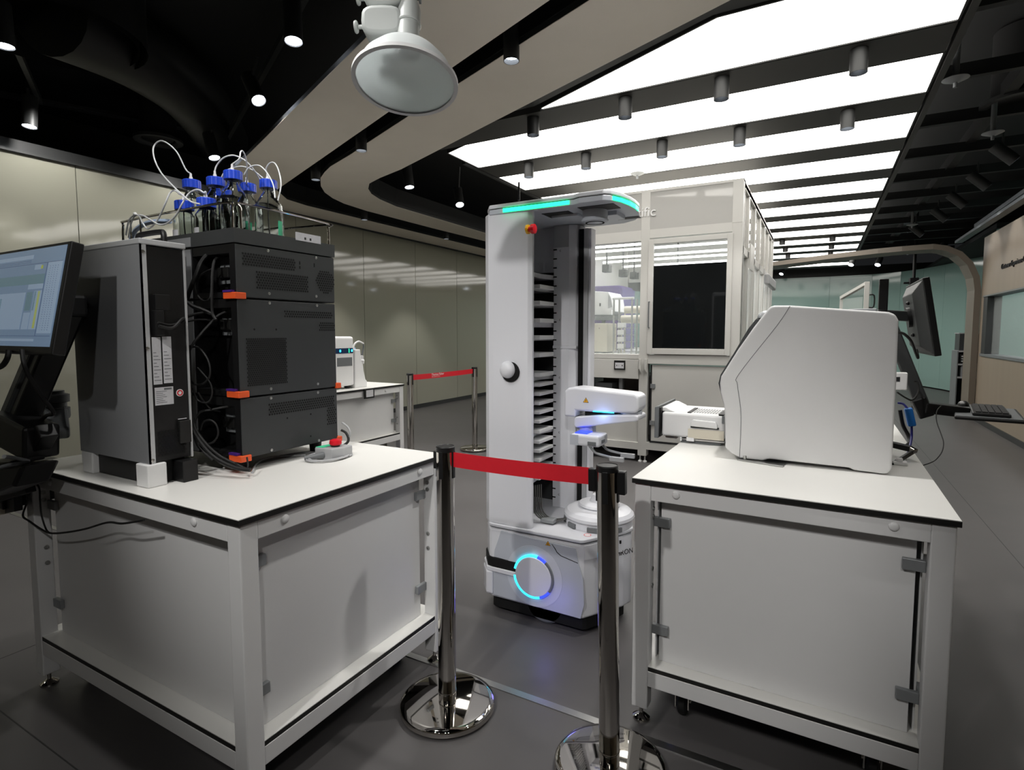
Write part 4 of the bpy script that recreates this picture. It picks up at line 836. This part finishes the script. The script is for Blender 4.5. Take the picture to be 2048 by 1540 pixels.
front = [(-0.2144,1.4043),(-0.2421,1.3656),(-0.2926,1.2687),(-0.3393,1.1833),(-0.3461,1.1486),(-0.3354,1.1066),(-0.3208,1.0547)]
B().prism(front+[(-.20,1.05),(-.20,1.30),(-.12,1.41)], 2.315, AY1-.05, 'y').build('front_glass', M_box, t, bevel=.006, seg=3)
B().prism([(-0.2144,1.4043),(-0.2077,1.4197),(-0.1956,1.4311),(-0.1624,1.4343),(-.08,1.40)], 2.315, AY1-.05, 'y').build('front_cap', M_silver2, t, bevel=.008, seg=3)
B().tube([(-0.0985,2.2645,1.4461),(-0.1391,2.2645,1.3757),(-0.2644,2.2645,1.1922),(-0.2686,2.2645,1.15),(-0.253,2.2645,1.0355),(-0.2537,2.2645,0.8688)], .0011, 6, 5).build('panel_seam', M_mgrey, t, smooth=True)
for x in (-.24,.17):
    for y in (2.33,2.85): B().cyl((x,y,.86),(x,y,.885),.022).build('foot', M_rubber, t, smooth=True)
B().prism([(-.262,2.255),(-.10,2.215),(-.09,2.30),(-.24,2.35)], .86, .866).build('mounting_plate', M_steel, t, bevel=.002)
B().cyl((-.235,2.27,.866),(-.235,2.27,.880),.008).build('plate_screw', M_steel, t, smooth=True)
B().box(.10,.20,2.70,2.86,1.428,1.448).build('top_hatch', M_clip, t, bevel=.004)
m = thing('sample_loader', 'white sample loader with handle and grey end plate at the left of the big instrument', 'loader', (-.48,2.65,.86))
B().prism([(-.612,2.505),(-.345,2.505),(-.345,2.80),(-.612,2.80)], .885, .992).build('case', M_white, m, bevel=.01, seg=3)
B().prism([(-.618,.992),(-.618,1.012),(-.60,1.01),(-.56,.992)], 2.53, 2.80, 'y').build('raised_edge', M_white, m, bevel=.003)
B().prism([(-.640,.875),(-.622,.875),(-.622,1.02),(-.640,1.015)], 2.485, 2.82, 'y').build('end_plate', M_mgrey, m, bevel=.002)
B().box(-.622,-.616,2.50,2.80,.88,1.012).build('end_gasket', M_plas, m)
b = B()
for k in range(10):
    for j in range(3): b.box(-.485+k*.0115,-.478+k*.0115,2.56+j*.05,2.595+j*.05,.9915,.9926)
o = b.build('vent_slot', M_mgrey, m); o['kind'] = 'stuff'
B().box(-.505,-.49,2.53,2.70,.992,.996).build('dark_grip', M_plas, m); B().box(-.37,-.35,2.51,2.70,.992,.998).build('dark_grip', M_plas, m)
B().box(-.495,-.345,2.4985,2.506,.885,.9265).build('lower_panel', M_cream, m)
B().box(-.355,-.345,2.50,2.506,.96,.992).build('corner_gap', M_mgrey, m)
h = B().prism([(-.484,.940),(-.372,.936),(-.372,.952),(-.378,.966),(-.474,.970),(-.484,.958)], 2.488, 2.506, 'y').build('handle', M_white, m, bevel=.004, seg=3)
B().box(-.484,-.366,2.500,2.5075,.932,.940).build('handle_gap', M_ink, h)
B().box(-.525,-.345,2.51,2.75,.874,.880).box(-.60,-.55,2.53,2.56,.872,.886).build('slide_rail', M_steel, m)
B().box(-.50,-.468,2.495,2.515,.872,.888).box(-.528,-.522,2.498,2.506,.870,.886).build('rail_bracket', M_foam, m, bevel=.001)
B().box(-.53,-.36,2.52,2.78,.86,.874).build('base_block', M_mgrey, m)
# monitor seen from behind
t = thing('monitor', 'black monitor seen edge-on from behind, right of the big white instrument', 'monitor', (.43,3.4,1.24))
lx, bx = .402, .463; zt, zb = 1.600, 1.240
d = Vector((bx-lx,0,zb-zt)).normalized(); nrm = Vector((d.z,0,-d.x)); nrm = -nrm if nrm.x < 0 else nrm
def MR(y, v, w): return Vector((lx,y,zt))+d*v+nrm*w
hh = math.hypot(bx-lx, zb-zt)
def slab(b, y0, y1, v0, v1, w0, w1): return b.loft([[MR(y0,v0,w0),MR(y1,v0,w0),MR(y1,v1,w0),MR(y0,v1,w0)],[MR(y0,v0,w1),MR(y1,v0,w1),MR(y1,v1,w1),MR(y0,v1,w1)]])
slab(B(),3.16,3.72,0,hh,.0,.028).build('housing', M_plas, t, bevel=.004)
B().loft([[MR(y,v,0) for y,v in ((3.17,.01),(3.71,.01),(3.71,hh-.01),(3.17,hh-.01))],[MR(y,v,-.034) for y,v in ((3.27,.06),(3.62,.06),(3.62,hh-.05),(3.27,hh-.05))]]).build('rear_cover', M_box, t, bevel=.004)
slab(B(),3.18,3.70,.012,hh-.012,.028,.0285).build('screen', M_hole, t)
B().cyl(MR(3.42,.17,-.034),MR(3.42,.17,-.05),.05).build('mount_plate', M_plas, t, smooth=True)
for v in (.10,.26): B().sphere(MR(3.40,v,-.040), .009).build('mount_screw', M_plas, t, smooth=True)
t = thing('support_stand', 'black arm behind the big white instrument holding monitor and keyboard shelf', 'monitor arm', (.33,3.4,.86))
B().box(.255,.295,3.38,3.42,.86,1.62).build('post', M_plas, t, bevel=.004)
B().bar((.25,3.40,1.442),(.40,3.42,1.430),.05,.05).build('upper_arm', M_box, t, bevel=.006)
B().bar((.29,3.33,1.42),(.448,3.33,1.00),.05,.06,(1,0,.3)).build('lower_arm', M_box, t, bevel=.006)
B().bar((.43,3.33,1.03),(.47,3.33,.94),.06,.065,(1,0,.3)).build('pivot', M_plas, t, bevel=.008)
B().bar((.44,3.36,.985),(.62,3.42,.965),.14,.05).build('shelf_bracket', M_plas, t, bevel=.006)
B().box(.27,.36,3.10,3.14,1.085,1.165).build('white_bracket', M_foam, t, bevel=.004)
b = B().box(.315,.330,3.098,3.101,1.125,1.145); b.build('bracket_hole', M_ink, t)
t = thing('keyboard_shelf', 'black keyboard shelf reaching out to the right beyond the bench', 'shelf', (.69,3.44,.955))
B().prism([(.555,3.20),(.80,3.165),(.875,3.64),(.630,3.69)], .952, .967).build('shelf_plate', M_plas, t, bevel=.005)
B().prism([(.56,3.21),(.79,3.18),(.86,3.62),(.632,3.675)], .967, .969).build('shelf_mat', M_mgrey, t)
k = thing('keyboard', 'black keyboard lying on the shelf at the right photo edge', 'keyboard', (.72,3.42,.969))
ku = Vector((.075,.49,0)).normalized(); kv = Vector((ku.y,-ku.x,0))
def KP(u, v, z): return Vector((.625,3.235,z))+ku*u+kv*v
KM = Matrix(((ku.x,kv.x,0,.625),(ku.y,kv.y,0,3.235),(0,0,1,0),(0,0,0,1)))
B().box(0,.38,0,.135,.970,.984,KM).build('case', M_plas, k, bevel=.004)
for r in range(5):
    for c in range(13):
        B().box(.012+c*.0275,.035+c*.0275,.012+r*.0235,.032+r*.0235,.984,.990,KM).build('key', M_dark, k)
ms = thing('mouse', 'black mouse at the far end of the keyboard shelf', 'mouse', (.665,3.655,.969))
B().sphere((.668,3.650,.972),.032,.8,1.25,.75).build('shell', M_plas, ms, smooth=True)
cable = [('thin black cable hanging from the keyboard shelf in a wide bow', [(0.511,3.25,1.0047),(0.4893,3.2,0.9857),(0.4819,3.15,0.9452),(0.4931,3.1,0.894),(0.4956,3.05,0.8642),(0.4841,3.,0.8321),(0.4586,2.95,0.8062),(0.4327,2.9,0.7983),(0.4041,2.9,0.782)], .0022, M_rubber),
 ('black cables curving from the big instrument to the monitor underside', [(0.294,2.9,1.35),(0.3264,3.,1.3434),(0.3649,3.1,1.3113),(0.3962,3.2,1.2563),(0.4132,3.25,1.2288),(0.412,3.3,1.2655)], .006, M_rubber),
 ('thick black cable drooping behind the big instrument to the bench', [(0.3204,2.95,1.0096),(0.334,2.95,0.944),(0.3534,2.93,0.9001),(0.3545,2.9,0.8768),(0.3352,2.85,0.8665)], .008, M_rubber),
 ('black cable looping at the lower joint of the right monitor arm', [(0.3238,3.1,1.073),(0.3589,3.15,1.0466),(0.3942,3.2,1.0316),(0.4203,3.25,1.0638),(0.4189,3.27,1.1102),(0.4049,3.27,1.1144)], .004, M_rubber)]
for lab, pts, r, mm in cable: tube_thing(lab, pts, r, mm, 'cable', 'cable', 'cables behind the big instrument')
t = thing('cable_connector', 'bright blue cable connector hanging behind the big white instrument', 'connector', (0.3517,2.9,0.9853))
B().bar((0.3429,2.9,1.0259), (0.3603,2.9,0.9491), .030, .036, (0,1,0)).build('shell', M_bcab, t, bevel=.006, seg=3)
B().tube([(0.3098,2.93,1.0422),(0.3268,2.92,1.04),(0.3413,2.9,1.0236)], .005, 8).tube([(0.3583,2.9,0.9533),(0.3581,2.88,0.9023),(0.3446,2.8,0.8786),(0.3282,2.72,0.8504)], .005, 8).build('lead', mat('dark_blue_cable',(38,40,130),.4), t, smooth=True)
t = thing('cable_strap', 'black cable strap with a metal clip sticking out at the lower right of the instrument', 'strap', (0.3149,2.686,0.88))
B().bar((0.2577,2.62,0.9104), (0.3252,2.6,0.9011), .03, .022).build('upper_strap', M_plas, t, bevel=.004)
B().bar((0.2497,2.46,0.8591), (0.3334,2.6,0.8941), .012, .016).build('lower_strap', M_plas, t, bevel=.003)
B().bar((0.3187,2.6,0.9043), (0.3371,2.58,0.8963), .02, .016).build('clip', M_chrome, t, bevel=.003)
tag(B().box(.255,.30,2.46,2.50,.86,.872).box(.265,.285,2.465,2.485,.872,.885).build('clamp_block', M_foam, None, bevel=.003), 'small white clamp on the bench behind the big instrument', 'clamp')
# ================================================================ glazed white enclosure in the middle distance
EX0, EX1, EY0, EY1, EZ = -2.95, -.663, 5.645, 9.4, 2.78
t = thing('robot_cell', 'large white glazed laboratory cell with a lettered fascia behind the robot', 'enclosure', ((EX0+EX1)/2,(EY0+EY1)/2,0))
def bx(nm, m, *a, par=t, bev=0): return B().box(*a).build(nm, m, par, bevel=bev)
Y = EY0
for x0,x1 in ((EX0,EX0+.08),(-2.255,-2.185),(-1.625,-1.535),(-.755,EX1)): bx('post', M_encl, x0,x1,Y,Y+.09,.14 if x0 > -1 else .07,EZ, bev=.003)
bx('fascia', M_gloss, EX0+.08,-.757,Y+.006,Y+.03,2.385,2.755); bx('fascia_end', M_encl, -.757,EX1-.001,Y-.002,Y+.004,2.38,EZ-.002)
bx('top_rail', M_encl, EX0,EX1,Y+.002,Y+.09,2.755,EZ)
bx('head_rail', M_encl, EX0+.08,-1.625,Y+.004,Y+.08,2.28,2.385); bx('head_rail', M_encl, -1.535,-.755,Y+.004,Y+.08,2.30,2.385)
lettering('thermo scientific', .135, (-1.476,Y+.003,2.516), (1,0,0), (0,0,1), .012, M_foam, 'fascia_lettering', t, 'RIGHT')
# left window, door
bx('sill', M_encl, EX0+.08,-1.625,Y-.004,Y+.09,1.075,1.125, bev=.003)
B().box(-2.185,-1.625,Y+.05,Y+.056,1.125,2.28).build('window_pane', M_pane, t)
B().box(EX0+.08,-2.255,Y+.05,Y+.056,1.125,2.28).build('window_pane', M_pane, t)
d = B().box(-1.545,-1.49,Y-.012,Y+.02,1.13,2.285).box(-.795,-.745,Y-.012,Y+.02,1.13,2.285).box(-1.49,-.795,Y-.012,Y+.02,1.13,1.19).box(-1.49,-.795,Y-.012,Y+.02,2.235,2.285).build('door', M_encl, t, bevel=.003)
B().box(-1.49,-.795,Y,Y+.006,1.19,2.02).build('door_glass', M_dglass, d)
B().box(-1.49,-.795,Y,Y+.006,2.02,2.235).build('clear_glass', M_pane, d)
B().tube([(-1.525,Y-.012,1.66),(-1.525,Y-.035,1.66),(-1.525,Y-.035,1.40),(-1.525,Y-.012,1.40)], .007, 8, 2, False).build('door_handle', M_mgrey, d, smooth=True)
bx('lower_rail', M_encl, -1.535,-.755,Y,Y+.09,1.03,1.125, bev=.003)
bx('apron', M_encl, -2.185,-1.625,Y-.012,Y+.02,.87,1.07, bev=.003)
bx('apron', M_encl, EX0+.08,-2.255,Y-.012,Y+.02,.87,1.07, bev=.003)
for x in (-2.20,-1.61,-1.55): B().prism([(x-.012,1.08),(x+.012,1.08),(x+.012,.94),(x-.012,.98)], Y-.03, Y, 'y').build('corner_bracket', M_encl, t, bevel=.003)
bx('base_panel', M_encl, -1.49,-.757,Y+.012,Y+.02,.235,1.02); bx('panel_gap', M_ink, -1.508,-1.492,Y+.015,Y+.02,.24,1.02)
for z in (.78,.40): bx('panel_clip', M_clip, -1.505,-1.455,Y+.004,Y+.012,z,z+.045)
bx('bottom_rail', M_encl, EX0,-1.62,Y,Y+.09,.13,.205); bx('bottom_rail', M_encl, -1.54,EX1,Y,Y+.09,.14,.215); bx('bottom_strip', M_ink, -1.50,-.757,Y-.002,Y+.001,.217,.232)
bx('base_panel', M_encl, EX0+.08,-2.255,Y+.02,Y+.03,.205,.87); bx('base_panel', M_encl, -2.185,-1.625,Y+.02,Y+.03,.205,.62)
bx('side_lining', mat('dim_interior',(120,112,106),.6), -2.185,-1.625,Y+.5,Y+.52,.205,.87)
bx('inner_box', M_mgrey, -2.15,-1.96,Y+.15,Y+.35,.62,.80); bx('inner_box', M_grey, -1.9,-1.86,Y+.2,Y+.25,.3,.87); bx('inner_box', M_dark, -1.68,-1.63,Y+.3,Y+.4,.3,.83)
for x in (-1.605,-1.555):
    B().lathe([(0,0),(.022,0),(.022,.012),(.008,.022),(.006,.075),(0,.075)], (x,Y+.03,0), seg=16).build('levelling_foot', M_foam, t, smooth=True)
for x in (EX0+.05,-.70,-2.22): B().lathe([(0,0),(.022,0),(.022,.012),(.008,.022),(.008,.14),(0,.14)], (x,Y+.05,0), seg=16).build('levelling_foot', M_foam, t, smooth=True)
for x in (EX0+.05,-.70): B().lathe([(0,0),(.022,0),(.022,.012),(.008,.022),(.008,.14),(0,.14)], (x,EY1-.05,0), seg=16).build('levelling_foot', M_foam, t, smooth=True)
bx('deck', M_lam, EX0,EX1-.05,Y+.09,EY1-.05,1.06,1.10)
bx('roof', M_encl, EX0,EX1,Y+.09,EY1,EZ-.06,EZ-.02)
bx('under_block', M_hole, EX0+.15,EX1-.15,Y+.55,EY1-.15,.02,.5)  # black block filling the space under the cell deck
bx('rear_wall', M_encl, -1.45,EX1-.05,EY1-.06,EY1,1.10,EZ-.06); bx('rear_panel', M_teal, -2.9,-1.45,EY1-.03,EY1,1.10,2.05); bx('rear_band', M_dark, -2.9,-1.45,EY1-.035,EY1,2.05,2.2); bx('rear_band', M_encl, -2.9,-1.45,EY1-.035,EY1,2.2,EZ-.06)
bx('left_wall', M_encl, EX0,EX0+.03,Y+.09,EY1,.2,EZ-.06)
bx('door_backing', M_hole, -1.50,-.79,Y+.12,Y+.13,1.12,2.03)
# +X side: frames, panes, glossy upper panels
ys = [5.735,6.15,6.75,7.35,7.95,8.55,9.10,9.40]
for y in ys: bx('post', M_encl, EX1-.05,EX1,y-.035,y+.03,.14,EZ-.003, bev=.002)
bx('side_rail', M_encl, EX1-.05,EX1,Y+.09,EY1,EZ-.07,EZ-.001); bx('side_rail', M_encl, EX1-.05,EX1,Y+.09,EY1,2.10,2.17); bx('side_rail', M_encl, EX1-.05,EX1,Y+.09,EY1,1.02,1.10); bx('side_rail', M_encl, EX1-.05,EX1,Y+.09,EY1,.14,.22)
for a, c in zip(ys, ys[1:]):
    bx('gloss_panel', M_gloss, EX1-.03,EX1-.024,a+.03,c-.035,2.17,EZ-.07)
    bx('window_pane', M_pane, EX1-.03,EX1-.024,a+.03,c-.035,1.10,2.10)
    bx('base_panel', M_encl, EX1-.03,EX1-.024,a+.03,c-.035,.22,1.02)
bx('open_flap', M_encl, EX1,EX1+.015,6.2,6.55,2.0,2.26); bx('vent_hood', M_grey, EX1,EX1+.06,8.0,9.3,1.98,2.12, bev=.02)
bx('latch', M_yel, -2.245,-2.20,Y-.014,Y,.93,1.02, bev=.003)
for (x0,y,z) in ((-2.48,6.35,2.36),(-2.62,6.7,2.36),(-2.78,7.3,2.36),(-2.78,7.75,2.36),(-2.7,8.4,2.36)):
    B().cyl((x0,y,z),(-.80,y,z),.014,seg=12).build('tube_lamp', M_tubel, t, smooth=True)
al2 = bpy.data.lights.new('cell_lamp', 'AREA'); al2.energy = 45; al2.shape = 'RECTANGLE'; al2.size = 1.6; al2.size_y = 2.6
ao2 = bpy.data.objects.new('cell_lamp', al2); C.objects.link(ao2); ao2.parent = t; ao2.location = Vector((-1.75,7.4,2.55))-Vector(t.location)
for i,(x,y,z) in enumerate(((-2.55,7.2,2.16),(-2.45,7.6,2.13),(-2.38,7.9,2.12),(-2.28,8.3,2.11),(-1.92,8.6,2.12))):
    tag(B().box(x-.05,x+.05,y,y+.12,z,z+.10).cyl((x,y,z+.05),(x,y-.02,z+.05),.03).box(x-.01,x+.01,y+.04,y+.06,z+.1,2.73).build('cell_camera', M_plas, None, bevel=.006), 'small black camera hanging inside the white cell, %s from the left' % ordn[i].replace('nearest','first'), 'camera', 'cameras inside the cell')
p = thing('purple_instrument', 'purple instrument case at the back inside the white cell', 'instrument', (-2.5,7.9,1.10))
B().box(-2.95+.05,-2.50,7.7,8.3,1.10,2.02).build('case', M_purple, p, bevel=.02); B().box(-2.50,-2.47,7.7,8.3,1.10,1.98).build('side_panel', mat('purple_dim',(86,72,128),.4), p)
p = thing('white_instrument', 'white box instrument with sloped front behind the cell window', 'instrument', (-2.50,7.0,1.10))
B().prism([(-2.62,1.575),(-2.42,1.575),(-2.33,1.62),(-2.36,1.80),(-2.40,1.87),(-2.62,1.89)], 6.9, 7.4, 'y').build('case', M_foam, p, bevel=.006)
B().prism([(-2.40,1.66),(-2.345,1.68),(-2.37,1.80),(-2.40,1.85)], 6.892, 6.9, 'y').build('front_slope', M_grey, p)
B().box(-2.66,-1.70,6.85,7.45,1.515,1.565).build('table_plate', M_mgrey, p); B().box(-2.52,-2.50,6.897,6.9,1.69,1.73).build('emblem', M_dark, p)
B().box(-2.41,-2.34,6.85,6.9,1.575,1.64).build('corner_block', M_foam, p)
for x in (-2.64,-1.72):
    for y in (6.9,7.4): B().box(x-.02,x+.02,y-.02,y+.02,1.10,1.515).build('leg', M_dark, p)
p = thing('cream_instrument', 'cream cabinet standing low inside the white cell, under the white instrument', 'instrument', (-2.42,6.5,1.10))
B().box(-2.45,-2.20,6.3,6.65,1.12,1.46).build('case', M_cream, p, bevel=.006); B().box(-2.49,-2.45,6.3,6.6,1.12,1.40).build('side_vent', M_cream, p)
for x in (-2.4,-2.25): B().box(x-.03,x+.03,6.32,6.6,1.10,1.12).build('foot', M_dark, p)
b = B()
for x,z in ((-2.30,1.40),(-2.36,1.26)): b.lathe([(0,0),(.006,0),(.006,.002),(0,.002)], (x,6.3,z), (0,-1,0), 8)
b.build('screw', M_ink, p)
p = thing('plate_rack', 'steel rod rack with clear plate trays inside the white cell', 'rack', (-1.95,6.3,1.10))
for x in (-2.095,-1.88):
    for y in (6.22,6.42): B().cyl((x,y,1.10),(x,y,1.74),.011,seg=12).build('rod', M_steel, p, smooth=True)
for z in (1.16,1.24,1.32,1.40): 
    o = B().box(-2.075,-1.90,6.22,6.42,z,z+.006).build('plate_shelf', M_steel, p); B().box(-2.05,-1.97,6.215,6.3,z+.006,z+.06).build('plate', M_foam, o, bevel=.003)
B().cyl((-2.11,6.22,1.74),(-1.86,6.22,1.74),.014,seg=12).build('top_bar', M_foam, p, smooth=True)
for lab,(x0,x1,y,z,r) in (('upper white roll lying inside the white cell, behind the rod rack',(-2.13,-1.80,6.75,1.63,.045)),('lower white roll lying inside the white cell, behind the rod rack',(-2.13,-1.78,6.62,1.51,.05))):
    tag(B().cyl((x0,y,z),(x1,y,z-.0),r).cyl((x0,y,z-r),(x0,y,1.10),.01).cyl((x1,y,z-r),(x1,y,1.10),.01).build('roll', M_cream, None, smooth=True), lab, 'roll', 'rolls in the cell')
# small white instrument on the far bench
p = thing('desktop_instrument', 'small white instrument with blue lit display on the far bench', 'instrument', (-3.72,3.6,.86))
B().box(-3.95,-3.58,3.10,3.60,.885,1.315).build('case', M_foam, p, bevel=.02, seg=3)
B().box(-3.582,-3.578,3.38,3.585,1.17,1.215).build('display', mat('display_navy',(14,44,80),.2), p)
for y in (3.44,3.575): B().box(-3.578,-3.576,y-.012,y+.004,1.183,1.202).build('display_icon', M_led_c, p)
B().box(-3.578,-3.576,3.535,3.541,1.176,1.209).build('display_icon', M_led_g, p)
B().box(-3.582,-3.578,3.40,3.575,1.06,1.135).build('dark_window', M_mgrey, p, bevel=.002)
for x in (-3.9,-3.62):
    for y in (3.15,3.55): B().cyl((x,y,.86),(x,y,.887),.02).build('foot', M_rubber, p, smooth=True)
p = thing('pump_column', 'white tapered pump housing with a curved hose right of the small instrument', 'pump', (-3.66,3.70,.86))
B().prism([(3.60,.86),(3.755,.86),(3.755,.91),(3.735,.93),(3.69,1.10),(3.675,1.20),(3.61,1.20)], -3.72, -3.58, 'x').build('housing', M_foam, p, bevel=.006)
B().cyl((-3.65,3.64,1.20),(-3.65,3.64,1.215),.035).build('blue_lid', M_ltube, p, smooth=True)
B().tube([(-3.60,3.605,1.20),(-3.60,3.63,1.25),(-3.60,3.68,1.27),(-3.60,3.735,1.25)], .008, 8).build('white_hose', M_foam, p, smooth=True)
B().tube([(-3.60,3.735,1.25),(-3.60,3.738,1.22),(-3.60,3.725,1.18),(-3.60,3.715,1.14)], .007, 8).build('dark_hose', M_mgrey, p, smooth=True)
B().lathe([(0,0),(.018,0),(.022,.03),(.014,.04),(.014,.07),(0,.075)], (-3.60,3.715,1.07), seg=14).build('fitting', M_foam, p, smooth=True)
B().tube([(-3.60,3.715,1.07),(-3.60,3.722,1.0),(-3.60,3.73,.95)], .007, 8).build('hose_tail', M_foam, p, smooth=True)
p = thing('card_holder', 'small black framed card fixed to the white cell apron', 'sign', (-1.825,Y-.02,.965))
B().box(-1.885,-1.765,Y-.022,Y-.012,.960,1.058).build('frame', M_black, p, bevel=.002); B().box(-1.872,-1.778,Y-.0235,Y-.022,.975,1.035).build('card', M_label, p)
B().box(-1.858,-1.85,Y-.0242,Y-.0235,.998,1.012).box(-1.835,-1.832,Y-.0242,Y-.0235,.998,1.012).box(-1.80,-1.79,Y-.0242,Y-.0235,.998,1.012).build('print', M_ink, p)
# things beyond, on the right
p = thing('glass_panel_stand', 'white framed upright glass panel with handle, beyond the big white instrument', 'glass door', (.5,9,0))
B().box(.51,.57,9.0,9.06,.0,2.04).build('frame_post', M_encl, p, bevel=.004); B().box(.24,.28,9.55,9.6,0,1.86).build('frame_post', M_encl, p)
B().bar((.54,9.03,2.02),(.26,9.57,1.86),.05,.04).build('top_rail', M_encl, p)
B().prism([(.50,9.05),(.27,9.55),(.265,9.547),(.495,9.047)], .05, 1.84).build('glass_sheet', M_pane, p)
B().tube([(.57,9.0,1.86),(.625,9.0,1.85),(.625,9.0,1.70),(.57,9.0,1.69)], .010, 8, 3).build('handle', M_plas, p, smooth=True)
B().bar((.57,9.0,1.60),(.66,9.0,1.62),.014,.014).build('lever', M_mgrey, p)
p = thing('equipment_rack', 'open grey rack with small devices beside the arch at far right', 'rack', (2.2,12,0))
B().box(1.985,2.0,11.5,11.95,0,1.05).box(2.5,2.52,11.5,11.95,0,1.05).build('side_panel', M_mgrey, p)
for z in (.10,.60,1.03): B().box(2.0,2.5,11.5,11.95,z,z+.025).build('rack_shelf', M_grey, p)
B().box(2.0,2.5,11.93,11.95,.1,1.03).build('rear_panel', M_dark, p)
p2 = thing('dark_monitor', 'dark square device standing on top of the grey rack', 'speaker', (2.2,11.7,1.055)); B().box(2.01,2.42,11.55,11.9,1.055,1.33).build('case', M_box, p2, bevel=.006); B().box(2.0,2.43,11.54,11.91,1.33,1.345).build('top_cover', M_grey, p2)
p3 = thing('amplifier', 'dark device with light knobs on the upper rack shelf', 'amplifier', (2.2,11.7,.85)); B().box(2.03,2.45,11.56,11.9,.85,1.0).build('case', M_dark, p3, bevel=.004)
for z in (.88,.92,.96): B().cyl((2.06,11.56,z),(2.06,11.545,z),.012,seg=12).build('knob', M_foam, p3, smooth=True)
for x in (2.05,2.42): B().box(x-.02,x+.02,11.6,11.85,.84,.85).build('foot', M_rubber, p3)
p4 = thing('grey_case', 'plain grey box on the middle rack shelf', 'box', (2.2,11.7,.625)); B().box(2.05,2.45,11.55,11.9,.625,.81).build('case', M_grey, p4, bevel=.005)
# amplifier rests on a shelf of its own
B().box(2.0,2.5,11.5,11.95,.815,.84).build('rack_shelf', M_grey, p)
p = thing('hanging_projector', 'black device on a ceiling pole, far away behind the right monitor', 'projector', (1.7,14.5,2.2))
B().cyl((1.7,14.5,2.5),(1.7,14.5,3.9),.03).build('pole', M_plas, p, smooth=True); B().box(1.62,1.78,14.4,14.6,2.15,2.5).box(1.52,1.88,14.45,14.55,2.38,2.42).build('body', M_plas, p, bevel=.01)
p = thing('wall_projector', 'pale projector on the top edge of the right wooden wall', 'projector', (2.2,8.6,2.78))
B().box(2.16,2.34,8.4,8.75,2.80,2.93).build('body', M_clip, p, bevel=.02); B().cyl((2.17,8.5,2.865),(2.12,8.5,2.86),.045,.05).build('lens', M_dark, p, smooth=True); B().box(2.19,2.27,8.45,8.7,2.78,2.80).build('foot', M_dark, p)
p = thing('office_chair', 'pale office chair behind the right window glass', 'chair', (2.75,8.9,0))
B().box(2.55,2.95,8.7,9.1,.45,.52).build('seat', M_mgrey, p, bevel=.03); B().box(2.92,2.98,8.7,9.1,.60,1.16).build('backrest', M_mgrey, p, bevel=.03); B().cyl((2.75,8.9,.06),(2.75,8.9,.45),.03).build('post', M_dark, p, smooth=True); B().box(2.5,3.0,8.87,8.93,.0,.06).box(2.72,2.78,8.65,9.15,.0,.06).build('foot_cross', M_dark, p)
# ================================================================ grey extraction hood over the left bench corner
h = thing('extraction_hood', 'grey bell shaped extraction hood hanging from a jointed arm at the top', 'hood', (-1.07,1.30,2.07))
ctr = Vector((-1.07,1.30,2.07)); ax = Vector((.10,-.22,-1)).normalized()      # mouth looks down and slightly towards the aisle
k = .147
B().lathe([(.034,-.100),(.060,-.096),(.098,-.078),(.126,-.045),(k-.004,-.008),(k-.004,0),(k-.007,0),(.122,-.043),(.094,-.073),(.058,-.090),(.034,-.094)], ctr, ax, 56).build('bell', M_milky, h, smooth=True)
B().lathe([(k-.008,-.002),(k+.004,-.004),(k+.004,.006),(k-.008,.006)], ctr, ax, 56).build('clear_rim', M_foam, h, smooth=True)
B().lathe([(k-.0075,-.002),(.121,-.042),(.093,-.072),(.057,-.089),(.033,-.091),(0,-.091)], ctr, ax, 56).build('bell_lining', M_milky, h, smooth=True)
n1 = ctr-ax*.098; n2 = n1-ax*.085
B().lathe([(0,0),(.032,0),(.032,.085),(0,.085)], n1, -ax, 32).build('neck', M_hood, h, smooth=True)
B().lathe([(0,0),(.034,0),(.036,.004),(.034,.010),(.033,.05),(.026,.075),(0,.08)], n2, -ax, 32).build('collar', M_hood, h, smooth=True)
u = Vector((-.875,-.484,0))
for i,dz in enumerate((.19,.285)):
    c = ctr-ax*dz+u*.085+Vector((.0,.02,-.0))
    q = []
    b = B(); w2, h2 = .060, .042
    for off in (-.045,.045):
        ring = []
        for a in range(20):
            tt_ = 2*PI*a/20; cx_ = math.copysign(abs(math.cos(tt_))**.6, math.cos(tt_))*w2; cz_ = math.copysign(abs(math.sin(tt_))**.6, math.sin(tt_))*h2
            ring.append(c+u*cx_+Vector((0,0,cz_))+Vector((-.484,.875,0))*off)
        q.append(ring)
    b.loft(q); j = b.build('joint_housing', M_hood, h, bevel=.012, seg=3, smooth=True)
    B().cyl(c+u*.06, c+u*.085, .006).lathe([(0,0),(.016,0),(.018,.004),(.016,.008),(0,.008)], c+u*.08, u, 16).build('knob', M_hood, j, smooth=True)
    B().cyl(c-u*.058, c-u*.10, .005).lathe([(0,0),(.013,0),(.013,.006),(0,.006)], c-u*.098, -u, 14).build('knob', M_mgrey, j, smooth=True)
B().tube([ctr-ax*.26+u*.05, ctr-ax*.36+u*.06, ctr-ax*.5+u*.10+Vector((0,0,.05)), Vector((-1.25,1.35,2.95))], .042, 20, 6).build('arm_tube', M_hood, h, smooth=True)
B().cyl((-1.25,1.35,2.93),(-1.25,1.35,3.9),.05).build('ceiling_mount', M_hood, h, smooth=True)
